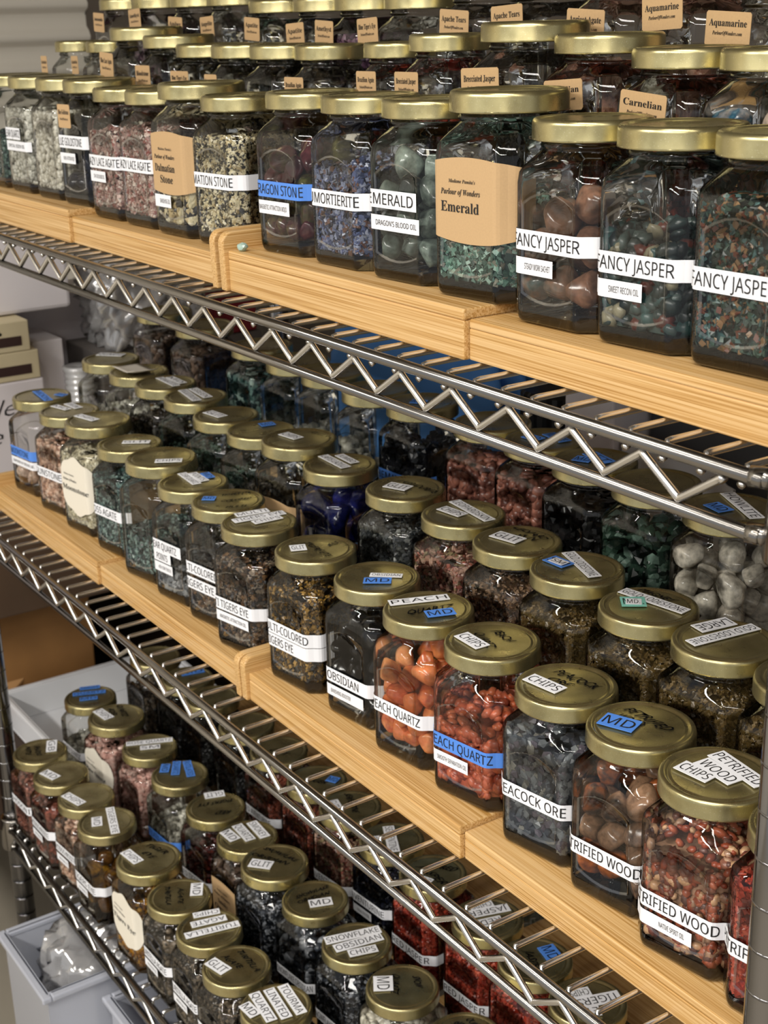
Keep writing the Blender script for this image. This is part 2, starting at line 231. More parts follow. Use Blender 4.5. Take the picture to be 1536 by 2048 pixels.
JARS=[
('A1', -1.513, 0.0775, 1.335, 2.4, 1, 1, ('chips', 'green', 0.05, 0.00351), [], [], [], 'cut by the left photo edge, first in the top shelf front row', 'dark green chips in the leftmost top shelf front jar'),
('A1', -1.441, 0.0775, 1.335, 2.6, 1, 1, ('chips', 'clear', 0.085, 0.007), [('s', 'CLEAR QUARTZ', -0.036, 0.012, 0.058, 0.0115, 'w', (-0.034, 0.01)), ('s', 'CRYSTAL VISION OIL', -0.036, 0.03, 0.046, 0.0095, 'w', (-0.026, 0.02))], [], [], 'of clear crystals under a white CLEAR QUARTZ strip, top shelf front row', 'clear pale crystal chips in the CLEAR QUARTZ jar, top shelf'),
('A1', -1.365, 0.0775, 1.335, 3.6, 1, 1, ('chips', 'pale', 0.088, 0.007), [], [], [], 'of milky pale crystals without a strip, left of the BLUE GOLDSTONE jar', 'milky pale crystals in the unlabelled jar beside BLUE GOLDSTONE'),
('A1', -1.2953, 0.0775, 1.335, 5.2, 1, 1, ('stones', 'navy', 0.045, 0.0115), [('s', 'BLUE GOLDSTONE', -0.036, 0.05, 0.058, 0.0115, 'w', (-0.034, 0.02)), ('s', 'MAKE A POTION MOJO', -0.036, 0.006, 0.043, 0.0095, 'w', (-0.024, 0.003))], [], [('Blue Goldstone', -0.006, 0.0811, 0.024, 0.021, 0)], 'marked BLUE GOLDSTONE with a small kraft tag on its shoulder', 'dark navy tumbled stones in the BLUE GOLDSTONE jar'),
('A1', -1.2263, 0.0775, 1.3295, 2.9, 1, 1, ('chips', 'lace', 0.075, 0.00468), [('s', 'CRAZY LACE AGATE', -0.036, 0.05, 0.05, 0.0115, 'w', (-0.038, 0.028)), ('s', 'STAY GROUNDED OIL', -0.036, 0.006, 0.037, 0.0095, 'w', (-0.024, 0.003))], [], [], 'marked CRAZY LACE AGATE with a second small strip, right of BLUE GOLDSTONE', 'pink and white chips in the lace agate jar with two strips'),
('A1', -1.1573, 0.0775, 1.3295, 3.1, 1, 1, ('chips', 'lace', 0.083, 0.00429), [('s', 'CRAZY LACE AGATE', -0.036, 0.05, 0.052, 0.0115, 'w', (-0.038, 0.026))], [], [], 'marked CRAZY LACE AGATE with only one strip, left of the Dalmatian label', 'reddish white chips in the lace agate jar with one strip'),
('A1', -1.0864, 0.0775, 1.3295, 2.4, 1.055, 1.065, ('chips', 'dal', 0.052, 0.008), [('k', 'Dalmatian|Stone', 0.055, 0.052), ('s', 'BANISHING OIL', -0.036, 0.002, 0.026, 0.0095, 'w', (-0.022, 0))], [], [], 'with a curved kraft Dalmatian Stone label, front row of top shelf', 'coarse speckled cream and black chips under the kraft Dalmatian label'),
('A1', -1.0155, 0.0775, 1.3295, 5.7, 1, 1, ('chips', 'dal', 0.088, 0.00328), [('s', 'DALMATION STONE', -0.036, 0.05, 0.05, 0.0115, 'w', (-0.046, 0.026))], [], [], 'marked DALMATION STONE on a white strip, nearly full of speckled chips', 'fine speckled black and cream chips in the DALMATION STONE jar'),
('A1', -0.912, 0.0775, 1.335, 5.2, 1, 1, ('stones', 'dragon', 0.088, 0.0105), [('s', 'DRAGON STONE', -0.036, 0.05, 0.046, 0.0115, 'b', (-0.036, 0.027)), ('s', 'MAGNETIC ATTRACTION MOJO', -0.036, 0.014, 0.033, 0.0095, 'w', (-0.03, 0.01))], [], [], 'with a blue DRAGON STONE strip beside the bamboo end panel', 'olive and maroon tumbled stone in the DRAGON STONE jar'),
('A1', -0.836, 0.0775, 1.335, 2.8, 1, 1, ('chips', 'dumo', 0.066, 0.00429), [('s', 'DUMORTIERITE', -0.036, 0.05, 0.046, 0.0115, 'w', (-0.04, 0.027))], [], [], 'marked DUMORTIERITE with blue grey chips, top shelf front row', 'blue grey chips in the DUMORTIERITE jar'),
('A1', -0.762, 0.0775, 1.335, 4.5, 1, 1, ('stones', 'emst', 0.076, 0.0115), [('s', 'EMERALD', -0.036, 0.022, 0.052, 0.0115, 'w', (-0.034, 0.018)), ('s', "DRAGON'S BLOOD OIL", -0.036, 0.024, 0.037, 0.0095, 'w', (-0.026, 0.021))], [], [], "marked EMERALD and DRAGON'S BLOOD OIL on white strips", 'grey green tumbled stone in the jar with white EMERALD strip'),
('A1', -0.686, 0.0775, 1.335, 5.4, 1.055, 1.065, ('chips', 'emch', 0.052, 0.00468), [('k', 'Emerald', 0.055, 0.055)], [], [], 'larger, with a curved kraft Emerald label, front row of top shelf', 'light green chips under the kraft Emerald label'),
('A1', -0.612, 0.0775, 1.3295, 2.3, 1, 1, ('stones', 'fj', 0.066, 0.0125), [('s', 'FANCY JASPER', -0.036, 0.05, 0.0475, 0.0115, 'w', (-0.034, 0.025)), ('s', 'STEADY WORK SACHET', -0.036, 0.006, 0.033, 0.0095, 'w', (-0.024, 0.003))], [], [], 'marked FANCY JASPER and STEADY WORK SACHET', 'large mixed brown and teal stone in the STEADY WORK SACHET jar'),
('A1', -0.543, 0.0775, 1.3295, 4.7, 1, 1, ('chips', 'fjp', 0.056, 0.0105), [('s', 'FANCY JASPER', -0.036, 0.05, 0.0437, 0.0115, 'w', (-0.034, 0.025)), ('s', 'SWEET RECON OIL', -0.036, 0.006, 0.03, 0.0095, 'w', (-0.024, 0.003))], [], [], 'marked FANCY JASPER and SWEET RECON OIL', 'dark green polished pebbles in the SWEET RECON OIL jar'),
('A1', -0.474, 0.0775, 1.3295, 2.7, 1, 1, ('chips', 'fjc', 0.078, 0.0039), [('s', 'FANCY JASPER', -0.036, 0.05, 0.0437, 0.0115, 'w', (-0.034, 0.025))], [], [], 'marked FANCY JASPER alone, nearest the right photo edge on top shelf', 'fine dark green and rust chips in the rightmost FANCY JASPER jar'),
('A2', -1.523, 0.1555, 1.3712, 1.9, 0.8, 0.95, ('chips', 'clear', 0.06, 0.008), [], [], [('Aventurine', -0.0425, 0.0872, 0.02, 0.02, 0)], 'small, leftmost of the second row of the top shelf', 'dim chips in the first jar from the left, top shelf second row'),
('A2', -1.438, 0.1555, 1.3712, 0.4, 0.8, 0.95, ('chips', 'clear', 0.05, 0.008), [], [], [('Azurite', -0.0421, 0.0885, 0.022, 0.019, 0)], 'small, second from the left in the second row of top shelf', 'dim chips in the second jar from the left, top shelf second row'),
('A2', -1.3531, 0.1555, 1.3712, 3.7, 1.055, 1.065, ('chips', 'dark', 0.04, 0.008), [], [], [('Blue Lace Agate', -0.0145, 0.0806, 0.026, 0.022, -4)], 'wide, with tilted Blue Lace Agate kraft tag, second row of top shelf', 'dim chips in the third jar from the left, top shelf second row'),
('A2', -1.2822, 0.1555, 1.3712, 3.5, 1, 1, ('chips', 'dark', 0.04, 0.008), [], [], [('Bloodstone', -0.0088, 0.0757, 0.028, 0.022, 0)], 'with a Bloodstone kraft tag above the BLUE GOLDSTONE and lace jars', 'dim chips in the fourth jar from the left, top shelf second row'),
('A2', -1.2132, 0.1555, 1.3637, 2.2, 1, 1, ('chips', 'dark', 0.03, 0.008), [], [], [("Blue Tiger's Eye", -0.0005, 0.0814, 0.033, 0.018, 0)], "with a Blue Tiger's Eye kraft tag, second row of top shelf", 'dim chips in the fifth jar from the left, top shelf second row'),
('A2', -1.1442, 0.1555, 1.3637, 1.2, 1, 1, ('chips', 'dark', 0.03, 0.008), [], [], [('Botswana Agate', -0.008, 0.0807, 0.022, 0.016, 0)], 'with a half hidden kraft tag above the DALMATION STONE jar', 'dim chips in the sixth jar from the left, top shelf second row'),
('A2', -1.0752, 0.1555, 1.3637, 3.6, 1, 1, ('chips', 'dark', 0.05, 0.008), [], [], [], 'without a tag, behind the DALMATION STONE jar on top shelf', 'dim chips in the seventh jar from the left, top shelf second row'),
('A2', -1.011, 0.1555, 1.3637, 2.3, 0.86, 1, ('chips', 'dark', 0.045, 0.008), [], [], [('Brazilian Agate', -0.0093, 0.0799, 0.032, 0.018, 0)], 'with lower Brazilian Agate kraft tag behind the DRAGON STONE jar', 'dim chips in the eighth jar from the left, top shelf second row'),
('A2', -0.914, 0.1555, 1.3712, 3.5, 0.8, 0.95, ('chips', 'brec', 0.05, 0.008), [], [], [('Brazilian Agate', -0.005, 0.0827, 0.03, 0.019, 0)], 'small, with the higher Brazilian Agate kraft tag', 'dim chips in the ninth jar from the left, top shelf second row'),
('A2', -0.851, 0.1555, 1.3712, 3.4, 0.86, 1, ('chips', 'brec', 0.05, 0.008), [], [], [('Brecciated Jasper', -0.0132, 0.0787, 0.031, 0.019, 0)], 'with the left Brecciated Jasper kraft tag, narrow gold lid', 'dim chips in the tenth jar from the left, top shelf second row'),
('A2', -0.7572, 0.1555, 1.3712, 2.0, 1.055, 1.065, ('chips', 'dark', 0.055, 0.008), [], [], [('Brecciated Jasper', -0.0103, 0.0776, 0.036, 0.019, 2)], 'wide, with the right Brecciated Jasper kraft tag', 'dim chips in the eleventh jar from the left, top shelf second row'),
('A2', -0.6863, 0.1555, 1.3712, 1.7, 1, 1, ('chips', 'carn', 0.05, 0.008), [], [], [('Carnelian', -0.0017, 0.0781, 0.034, 0.018, 4)], 'with the left Carnelian kraft tag, behind the FANCY JASPER jars', 'dim chips in the twelfth jar from the left, top shelf second row'),
('A2', -0.6173, 0.1555, 1.3637, 2.4, 1, 1, ('chips', 'carn', 0.05, 0.008), [], [], [('Carnelian', -0.0022, 0.0797, 0.036, 0.019, -5)], 'with the right, lower Carnelian kraft tag', 'dim chips in the thirteenth jar from the left, top shelf second row'),
('A2', -0.5483, 0.1555, 1.3637, 1.7, 1, 1, ('stones', 'aqua', 0.07, 0.016), [], [], [], 'of blue and peach agate at the right photo edge, second row', 'blue and peach polished stone in the second row jar at the right edge'),
('A3', -1.56, 0.2335, 1.4072, -1.4, 1, 1, ('chips', 'amth', 0.02, 0.009), [], [], [('Amazonite', -0.0059, 0.0889, 0.03, 0.02, -3)], 'first from the left in the highest back row, small kraft tag', 'stones in the first jar from the left, highest back row'),
('A3', -1.475, 0.2335, 1.4072, -0.8, 1, 1, ('chips', 'amth', 0.1, 0.009), [], [], [('Amethyst', 0.0052, 0.0916, 0.03, 0.02, 3)], 'second from the left in the highest back row, small kraft tag', 'stones in the second jar from the left, highest back row'),
('A3', -1.38, 0.2335, 1.4072, 1.3, 1, 1, ('chips', 'dark', 0.05, 0.009), [], [], [('Amber', 0.0047, 0.0826, 0.03, 0.02, -3)], 'third from the left in the highest back row, small kraft tag', 'stones in the third jar from the left, highest back row'),
('A3', -1.3, 0.2335, 1.4072, -1.8, 1, 1, ('chips', 'clear', 0.06, 0.009), [], [], [('Angelite', -0.0039, 0.0822, 0.03, 0.02, 3)], 'fourth from the left in the highest back row, small kraft tag', 'stones in the fourth jar from the left, highest back row'),
('A3', -1.215, 0.2335, 1.3995, -1.8, 1, 1, ('chips', 'green', 0.05, 0.009), [], [], [('Apatite', 0.0009, 0.088, 0.03, 0.02, -3)], 'fifth from the left in the highest back row, small kraft tag', 'stones in the fifth jar from the left, highest back row'),
('A3', -1.1345, 0.2335, 1.3995, 0.5, 1, 1, ('chips', 'navy', 0.06, 0.009), [], [], [('Apatite', -0.0031, 0.0827, 0.03, 0.02, 3)], 'sixth from the left in the highest back row, small kraft tag', 'stones in the sixth jar from the left, highest back row'),
('A3', -1.0655, 0.2335, 1.3995, -0.9, 1, 1, ('chips', 'amth', 0.09, 0.009), [], [], [('Amethyst', -0.0234, 0.0842, 0.03, 0.02, -3)], 'seventh from the left in the highest back row, small kraft tag', 'stones in the seventh jar from the left, highest back row'),
('A3', -0.99, 0.2335, 1.3995, 0.1, 1, 1, ('chips', 'clear', 0.03, 0.009), [], [], [("Blue Tiger's Eye", -0.0313, 0.0856, 0.03, 0.02, 3)], 'eighth from the left in the highest back row, small kraft tag', 'stones in the eighth jar from the left, highest back row'),
('A3', -0.905, 0.2335, 1.4072, -0.1, 1, 1, ('chips', 'dark', 0.03, 0.009), [], [], [('Apache Tears', 0.0017, 0.0824, 0.036, 0.02, -3)], 'ninth from the left in the highest back row, tagged Apache Tears', 'stones in the ninth jar from the left, highest back row'),
('A3', -0.83, 0.2335, 1.4072, -0.6, 1, 1, ('chips', 'dark', 0.02, 0.009), [], [], [('Apache Tears', -0.0101, 0.0846, 0.036, 0.02, 3)], 'tenth from the left in the highest back row, tagged Apache Tears', 'stones in the tenth jar from the left, highest back row'),
('A3', -0.755, 0.2335, 1.4072, 2.0, 1, 1, ('chips', 'apri', 0.05, 0.009), [], [], [('Apricot Agate', -0.0031, 0.0807, 0.036, 0.02, -3)], 'eleventh from the left in the highest back row, tagged Apricot Agate', 'stones in the eleventh jar from the left, highest back row'),
('A3', -0.685, 0.2335, 1.4072, -1.2, 1, 1, ('chips', 'apri', 0.06, 0.009), [], [], [('Aquamarine', 0.0004, 0.0872, 0.036, 0.02, 3)], 'twelfth from the left in the highest back row, tagged Aquamarine', 'stones in the twelfth jar from the left, highest back row'),
('A3', -0.615, 0.2335, 1.3995, -0.3, 1, 1, ('chips', 'pale', 0.05, 0.009), [], [], [('Aquamarine', -0.0147, 0.0852, 0.036, 0.02, -3)], 'thirteenth from the left in the highest back row, tagged Aquamarine', 'stones in the thirteenth jar from the left, highest back row'),
('B1', -1.5706, 0.0875, 0.975, 7.8, 1, 1, ('stones', 'sun', 0.04, 0.011), [('s', 'MOONSTONE', -0.036, 0.04, 0.05, 0.0115, 'b', (-0.03, 0.018)), ('s', 'EMPOWER MY DREAMS OIL', -0.036, 0.04, 0.038, 0.0095, 'w', (-0.026, 0.026))], [('MOON', -0.0219, 0.0054, 0.0298, -0.0066, 0.01, 'b'), ('MD', 0.0091, 0.0147, 0.0234, 0.0185, 0.009, 'b')], [], 'with blue strips on lid and front, leftmost of middle shelf front row', 'pinkish tan tumbled stone in the jar with blue front strip'),
('B1', -1.4852, 0.0875, 0.975, 9.5, 1, 1, ('chips', 'sun', 0.085, 0.007), [('s', 'SUNSTONE', -0.036, 0.05, 0.046, 0.0115, 'w', (-0.034, 0.025))], [('SUNSTONE', -0.0269, 0.0143, 0.0006, 0.012, 0.01, 'w'), ('MD', -0.0305, -0.0016, -0.0028, 0.0004, 0.009, 'w')], [], 'marked SUNSTONE, between the blue strip jar and the cloud label', 'pinkish brown chips in the SUNSTONE jar'),
('B1', -1.4033, 0.0875, 0.975, 8.1, 1.055, 1.065, ('chips', 'moon', 0.09, 0.00468), [('c', 'Moonstone', 0.05, 0.06)], [('CHIPS', -0.0291, -0.0062, 0.0018, -0.0034, 0.01, 'w')], [], 'of cream chips with a white cloud shaped Moonstone label', 'cream coloured chips behind the cloud shaped Moonstone label'),
('B1', -1.3222, 0.0875, 0.975, 8.4, 1, 1, ('chips', 'moss', 0.085, 0.00429), [('s', 'MOSS AGATE', -0.036, 0.04, 0.045, 0.0115, 'w', (-0.04, 0.018))], [('GLIT', -0.007, -0.004, 0.0127, 0.0167, 0.01, 'w')], [], 'marked MOSS AGATE with GLIT on its lid', 'teal green chips in the MOSS AGATE jar'),
('B1', -1.2466, 0.0875, 0.971, 10.0, 1.055, 1.065, ('chips', 'moss', 0.042, 0.00468), [('p', -0.108, -0.046, 0.062, 0.04)], [('CHIPS', 0.0077, -0.0122, 0.0242, 0.0066, 0.01, 'w')], [], 'larger, without front strip, lid marked CHIPS, right of MOSS AGATE', 'dark green chips in the larger jar right of MOSS AGATE'),
('B1', -1.1757, 0.0864, 0.971, 8.3, 1, 1, ('chips', 'qpts', 0.03, 0.007), [('s', 'CLEAR QUARTZ', -0.036, 0.022, 0.054, 0.0115, 'w', (-0.038, 0.014)), ('s', 'POINTS', -0.036, 0.004, 0.043, 0.0105, 'w', (-0.026, -0.002)), ('s', 'WISH COME TRUE OIL', -0.036, 0.006, 0.032, 0.0095, 'w', (-0.024, 0.003))], [('CLEAR QUARTZ', -0.0296, 0.0075, 0.0091, -0.0018, 0.009, 'w'), ('POINTS', -0.0226, 0.0146, 0.0071, 0.0088, 0.009, 'w'), ('MD', -0.0138, 0.023, 0.0037, 0.0182, 0.009, 'b')], [], 'marked CLEAR QUARTZ POINTS on stacked white strips', 'grey crystal points in the CLEAR QUARTZ POINTS jar'),
('B1', -1.1067, 0.0875, 0.971, 9.2, 1, 1, ('chips', 'mte', 0.04, 0.00468), [('s', 'MULTI-COLORED', -0.036, 0.05, 0.052, 0.0115, 'w', (-0.044, 0.022)), ('s', 'TIGERS EYE', -0.036, 0.05, 0.037, 0.0115, 'w', (-0.036, 0.016))], [('MD', -0.0208, -0.0134, -0.0119, -0.0053, 0.01, 'b'), ('MULTI', 0.0134, -0.0141, 0.023, 0.0023, 0.008, 'h'), ('COLORED', -0.0028, -0.0064, 0.0096, 0.0185, 0.008, 'h'), ('TIGERS EYE', -0.0167, 0.004, -0.0042, 0.0292, 0.008, 'h')], [], 'with inked lid and blue tag, second from the middle bamboo end panels', 'dark mixed chips in the jar with inked MULTI COLORED lid'),
('B1', -1.0377, 0.0815, 0.971, 10.6, 1, 1, ('chips', 'mte', 0.085, 0.00429), [('s', 'MULTI TIGERS EYE', -0.036, 0.05, 0.042, 0.0115, 'w', (-0.048, 0.02)), ('s', 'MAGNETIC ATTRACTION OIL', -0.036, 0.02, 0.03, 0.0095, 'w', (-0.026, 0.016))], [('MULTI', -0.0278, -0.0038, -0.0174, 0.025, 0.01, 'w'), ('TIGERS EYE', -0.0171, -0.0151, -0.0019, 0.0304, 0.01, 'w'), ('CHIPS', -0.0009, -0.0059, 0.0055, 0.0204, 0.009, 'w')], [], 'marked MULTI TIGERS EYE with three white strips across its lid', 'dark brown chips in the MULTI TIGERS EYE CHIPS jar'),
('B1', -0.9426, 0.0815, 0.975, 7.4, 1, 1, ('chips', 'gte', 0.08, 0.0039), [('s', 'MULTI-COLORED', -0.036, 0.05, 0.048, 0.0115, 'w', (-0.04, 0.026)), ('s', 'TIGERS EYE', -0.036, 0.05, 0.036, 0.0115, 'w', (-0.034, 0.008))], [('GLIT', -0.0139, -0.0155, -0.0073, -0.0041, 0.013, 'w'), ('MULTI', 0.0025, 0.0106, 0.0005, 0.0218, 0.008, 'h'), ('TIGERS EYE', -0.0174, 0.0039, 0.0216, -0.0023, 0.009, 'h')], [], 'with large MULTI-COLORED TIGERS EYE front label, right of bamboo end panel', 'golden brown and black glittering chips in the MULTI-COLORED TIGERS EYE jar'),
('B1', -0.8606, 0.0875, 0.975, 7.2, 1, 1, ('stones', 'black', 0.088, 0.0115), [('s', 'OBSIDIAN', -0.036, 0.05, 0.034, 0.0115, 'w', (-0.03, 0.014)), ('s', 'BANISHING BOOSTER', -0.036, 0.02, 0.021, 0.0095, 'w', (-0.026, 0.004))], [('OBSIDIAN', -0.0062, -0.0018, 0.0131, 0.0147, 0.007, 'w'), ('MD', -0.0003, -0.0134, 0.0148, 0.0019, 0.011, 'b')], [], 'of glossy black stones marked OBSIDIAN, blue MD on lid', 'glossy black tumbled stone in the OBSIDIAN MD jar'),
('B1', -0.7864, 0.0836, 0.975, 7.9, 1, 1, ('stones', 'peach', 0.092, 0.0105), [('s', 'PEACH QUARTZ', -0.036, 0.05, 0.04, 0.0115, 'w', (-0.034, 0.024))], [('PEACH', -0.0267, -0.0148, -0.0045, 0.0247, 0.01, 'w'), ('QUARTZ', -0.0056, -0.0172, 0.0091, 0.0156, 0.013, 'h'), ('MD', 0.008, -0.0101, 0.018, 0.0089, 0.012, 'b')], [], 'of big orange stones with a white PEACH QUARTZ strip', 'glossy orange tumbled stone in the jar with white PEACH QUARTZ strip'),
('B1', -0.7134, 0.0859, 0.975, 10.1, 1, 1, ('chips', 'peachc', 0.055, 0.0095), [('s', 'PEACH QUARTZ', -0.036, 0.05, 0.042, 0.0115, 'b', (-0.036, 0.028)), ('s', 'SMOOTH SEPARATION OIL', -0.036, 0.008, 0.029, 0.0095, 'w', (-0.028, 0.006))], [('CHIPS', -0.0228, -0.0075, 0.003, -0.0129, 0.012, 'w'), ('PEACH', -0.0112, 0.015, 0.0093, 0.0087, 0.011, 'h'), ('QUARTZ', -0.0173, 0.0035, 0.0066, -0.0073, 0.011, 'h')], [], 'of reddish chips with a blue PEACH QUARTZ strip', 'reddish orange chips in the jar with blue PEACH QUARTZ strip'),
('B1', -0.6371, 0.0875, 0.971, 9.5, 1, 1, ('chips', 'peac', 0.09, 0.0085), [('s', 'PEACOCK ORE', -0.036, 0.05, 0.042, 0.0115, 'w', (-0.036, 0.027))], [('CHIPS', -0.0251, -0.0087, 0.0035, -0.0097, 0.012, 'w'), ('PEACOCK', -0.019, 0.0118, 0.0167, 0.011, 0.012, 'h'), ('ORE', -0.0154, 0.0006, 0.0016, 0.0006, 0.012, 'h')], [], 'of grey rocks marked PEACOCK ORE, middle shelf front row', 'rough dark grey rock chips in the PEACOCK ORE jar'),
('B1', -0.5675, 0.0875, 0.971, 7.9, 1, 1, ('stones', 'petr', 0.09, 0.0125), [('s', 'PETRIFIED WOOD', -0.036, 0.05, 0.034, 0.0115, 'w', (-0.042, 0.028))], [('MD', -0.0225, -0.0099, 0.0003, -0.0043, 0.016, 'b'), ('PETRIFIED', -0.0211, 0.0126, 0.0151, 0.008, 0.012, 'h'), ('WOOD', -0.0195, 0.0018, -0.001, 0.0017, 0.012, 'h')], [], 'of large brown stones marked PETRIFIED WOOD, blue MD on lid', 'brown and rust tumbled stone in the PETRIFIED WOOD MD jar'),
('B1', -0.4985, 0.0817, 0.971, 8.3, 1, 1, ('chips', 'petc', 0.072, 0.0072), [('s', 'PETRIFIED WOOD', -0.036, 0.05, 0.036, 0.0115, 'w', (-0.044, 0.028)), ('s', 'NATIVE SPIRIT OIL', -0.036, 0.012, 0.023, 0.0095, 'w', (-0.018, 0.006))], [('PETRIFIED', -0.015, 0.0187, 0.0254, 0.0068, 0.012, 'w'), ('WOOD', -0.0157, 0.0054, 0.013, -0.0012, 0.012, 'w'), ('CHIPS', -0.0214, -0.007, 0.0016, -0.008, 0.012, 'w')], [], 'of rust coloured chips marked PETRIFIED WOOD and NATIVE SPIRIT OIL', 'rust and tan chips in the NATIVE SPIRIT OIL jar'),
('B1', -0.4295, 0.0815, 0.971, 7.7, 1, 1, ('chips', 'redj', 0.075, 0.00468), [('s', 'PETRIFIED WOOD', -0.036, 0.05, 0.042, 0.0115, 'w', (-0.044, 0.028))], [], [], 'of bright red chips half hidden behind the right chrome post', 'bright red chips in the jar behind the right chrome post'),
('B2', -1.5466, 0.1675, 1.011, 5.8, 1, 1, ('chips', 'clear', 0.05, 0.008), [('s', 'CLEAR QUARTZ', -0.036, 0.05, 0.03, 0.0115, 'w', (-0.034, 0.025))], [('QUARTZ', -0.0305, 0.0001, -0.0035, 0.0191, 0.014, 'w')], [], 'of clear crystals, leftmost of the middle shelf second row', 'clear crystals in leftmost middle shelf second row jar'),
('B2', -1.4682, 0.1675, 1.011, 4.2, 1, 1, ('chips', 'clear', 0.06, 0.008), [], [], [], 'with a crumpled paper scrap lying on its lid', 'clear crystals in the jar under the paper scrap'),
('B2', -1.399, 0.1675, 1.011, 6.8, 1, 1, ('chips', 'dark', 0.075, 0.00468), [], [('HEMATITE', -0.023, 0.0066, 0.0226, -0.0002, 0.009, 'w'), ('MD', -0.0167, 0.0158, 0.0182, 0.0111, 0.009, 'w')], [], 'with two white lid strips, third in the middle shelf second row', 'dark chips in the third jar of middle shelf second row'),
('B2', -1.3257, 0.1675, 1.011, 7.6, 1, 1, ('chips', 'green', 0.05, 0.00468), [], [('HELIOTROPE', -0.0303, 0.0036, 0.0185, -0.0107, 0.01, 'w'), ('GREEN', -0.0269, 0.0145, 0.0168, 0.0044, 0.01, 'w')], [], 'with two white lid strips, fourth in the middle shelf second row', 'dark green chips in the fourth jar of middle shelf second row'),
('B2', -1.2539, 0.1653, 1.0065, 7.8, 1, 1, ('chips', 'green', 0.045, 0.00468), [], [('GLIT', -0.0219, -0.0075, 0.0056, -0.0077, 0.012, 'w')], [], 'with one white GLIT lid sticker, behind the CHIPS lid jar', 'dark green chips in fifth jar of middle shelf second row'),
('B2', -1.1829, 0.1663, 1.0065, 6.9, 1, 1, ('chips', 'dark', 0.05, 0.00468), [], [('MD', -0.0123, 0.0078, -0.0082, 0.0218, 0.012, 'b')], [], 'with a single blue lid sticker, sixth in the middle shelf second row', 'dark chips in the sixth jar of middle shelf second row'),
('B2', -1.1114, 0.1675, 1.0065, 7.8, 1.055, 1.065, ('chips', 'dark', 0.03, 0.00468), [('k', 'Lapis|Lazuli', 0.042, 0.05)], [('CHIPS', -0.0219, -0.001, 0.0012, -0.001, 0.011, 'w')], [], 'larger, with kraft front label and CHIPS lid, left of the blue stones', 'dark chips behind the kraft label left of the blue stones'),
('B2', -1.0399, 0.1675, 1.0065, 4.1, 1, 1, ('stones', 'lapis', 0.088, 0.0155), [], [('LAPIS LAZULI', -0.0304, 0.0027, 0.0133, -0.0031, 0.01, 'w'), ('JUMBO', -0.0218, 0.0148, 0.0079, 0.0109, 0.009, 'w')], [], 'of big dark blue stones with two white lid strips', 'large dark blue stone in the second row jar'),
('B2', -0.9365, 0.1675, 1.011, 5.2, 1, 1, ('chips', 'labr', 0.088, 0.00468), [('s', 'LABRADORITE', -0.036, 0.03, 0.03, 0.0115, 'w', (-0.034, 0.02))], [('GLIT', -0.017, -0.0062, 0.0041, 0.0004, 0.014, 'w'), ('LABRADORITE', -0.0201, 0.0105, 0.0257, 0.0117, 0.011, 'h')], [], 'of dark grey chips, GLIT sticker on inked lid, right of blue stones', 'dark grey glittering chips right of the blue stones'),
('B2', -0.8556, 0.1675, 1.011, 7.9, 1, 1, ('chips', 'leop', 0.09, 0.00452), [('s', 'LEOPARDSKIN', -0.036, 0.04, 0.034, 0.0115, 'w', (-0.034, 0.024))], [('LEOPARDSKIN', -0.0263, 0.0154, 0.0274, 0.002, 0.01, 'w'), ('CHIPS', -0.0212, -0.0038, 0.004, -0.0044, 0.011, 'w')], [], 'of pinkish brown chips, lid strip LEOPARDSKIN', 'pinkish brown chips in the LEOPARDSKIN jar'),
('B2', -0.7818, 0.1626, 1.011, 7.1, 1, 1, ('chips', 'leo2', 0.088, 0.00351), [('s', 'LEOPARDSKIN', -0.036, 0.04, 0.03, 0.0115, 'w', (-0.034, 0.025))], [('GLIT', -0.0218, -0.002, 0.0033, 0.0003, 0.014, 'w'), ('LEOPARD', -0.0225, 0.0206, 0.0123, 0.0185, 0.01, 'h'), ('SKIN', -0.0105, 0.0109, 0.0082, 0.0113, 0.01, 'h')], [], 'of fine brown chips, lid marked GLIT and inked leopard skin', 'fine dark brown chips under the GLIT leopard skin lid'),
('B2', -0.7128, 0.1615, 1.011, 5.6, 1, 1, ('chips', 'lode', 0.082, 0.00351), [('s', 'GOLD LODESTONE', -0.036, 0.04, 0.02, 0.0115, 'w', (-0.034, 0.03))], [('GOLD LODESTONE', -0.0253, 0.0171, 0.0206, -0.0039, 0.01, 'w'), ('SM', -0.0265, -0.0015, -0.0063, -0.0025, 0.013, 'b'), ('SM', -0.023, -0.002, -0.0097, -0.002, 0.009, 'w')], [], 'lid marked GOLD LODESTONE SM on a blue tag', 'dark brown lodestone grains under the SM lid'),
('B2', -0.6404, 0.1615, 1.0065, 7.8, 1, 1, ('chips', 'lode', 0.082, 0.00351), [('s', 'GOLD LODESTONE', -0.036, 0.04, 0.02, 0.0115, 'w', (-0.034, 0.025))], [('GOLD LODESTONE', -0.0294, 0.0082, 0.0243, 0.009, 0.01, 'w'), ('MD.', -0.0169, -0.0085, -0.0051, 0.0033, 0.016, 't'), ('MD.', -0.0146, -0.0062, -0.0065, 0.0007, 0.01, 'w'), ('MAGNET', -0.0233, 0.0196, 0.0064, 0.0185, 0.01, 'h')], [], 'lid marked GOLD LODESTONE MD on a teal tag', 'dark brown lodestone grains under the MD lid'),
('B2', -0.5714, 0.1615, 1.0065, 6.5, 1, 1, ('chips', 'lode', 0.082, 0.00351), [('s', 'GOLD LODESTONE', -0.036, 0.05, 0.02, 0.0115, 'w', (-0.034, 0.025))], [('LARGE', -0.0151, 0.0265, -0.0224, -0.0, 0.013, 'w'), ('GOLD LODESTONE', 0.0014, 0.0305, -0.0113, -0.0207, 0.01, 'w')], [], 'lid marked LARGE GOLD LODESTONE, upside down', 'dark brown lodestone grains under the LARGE lid'),
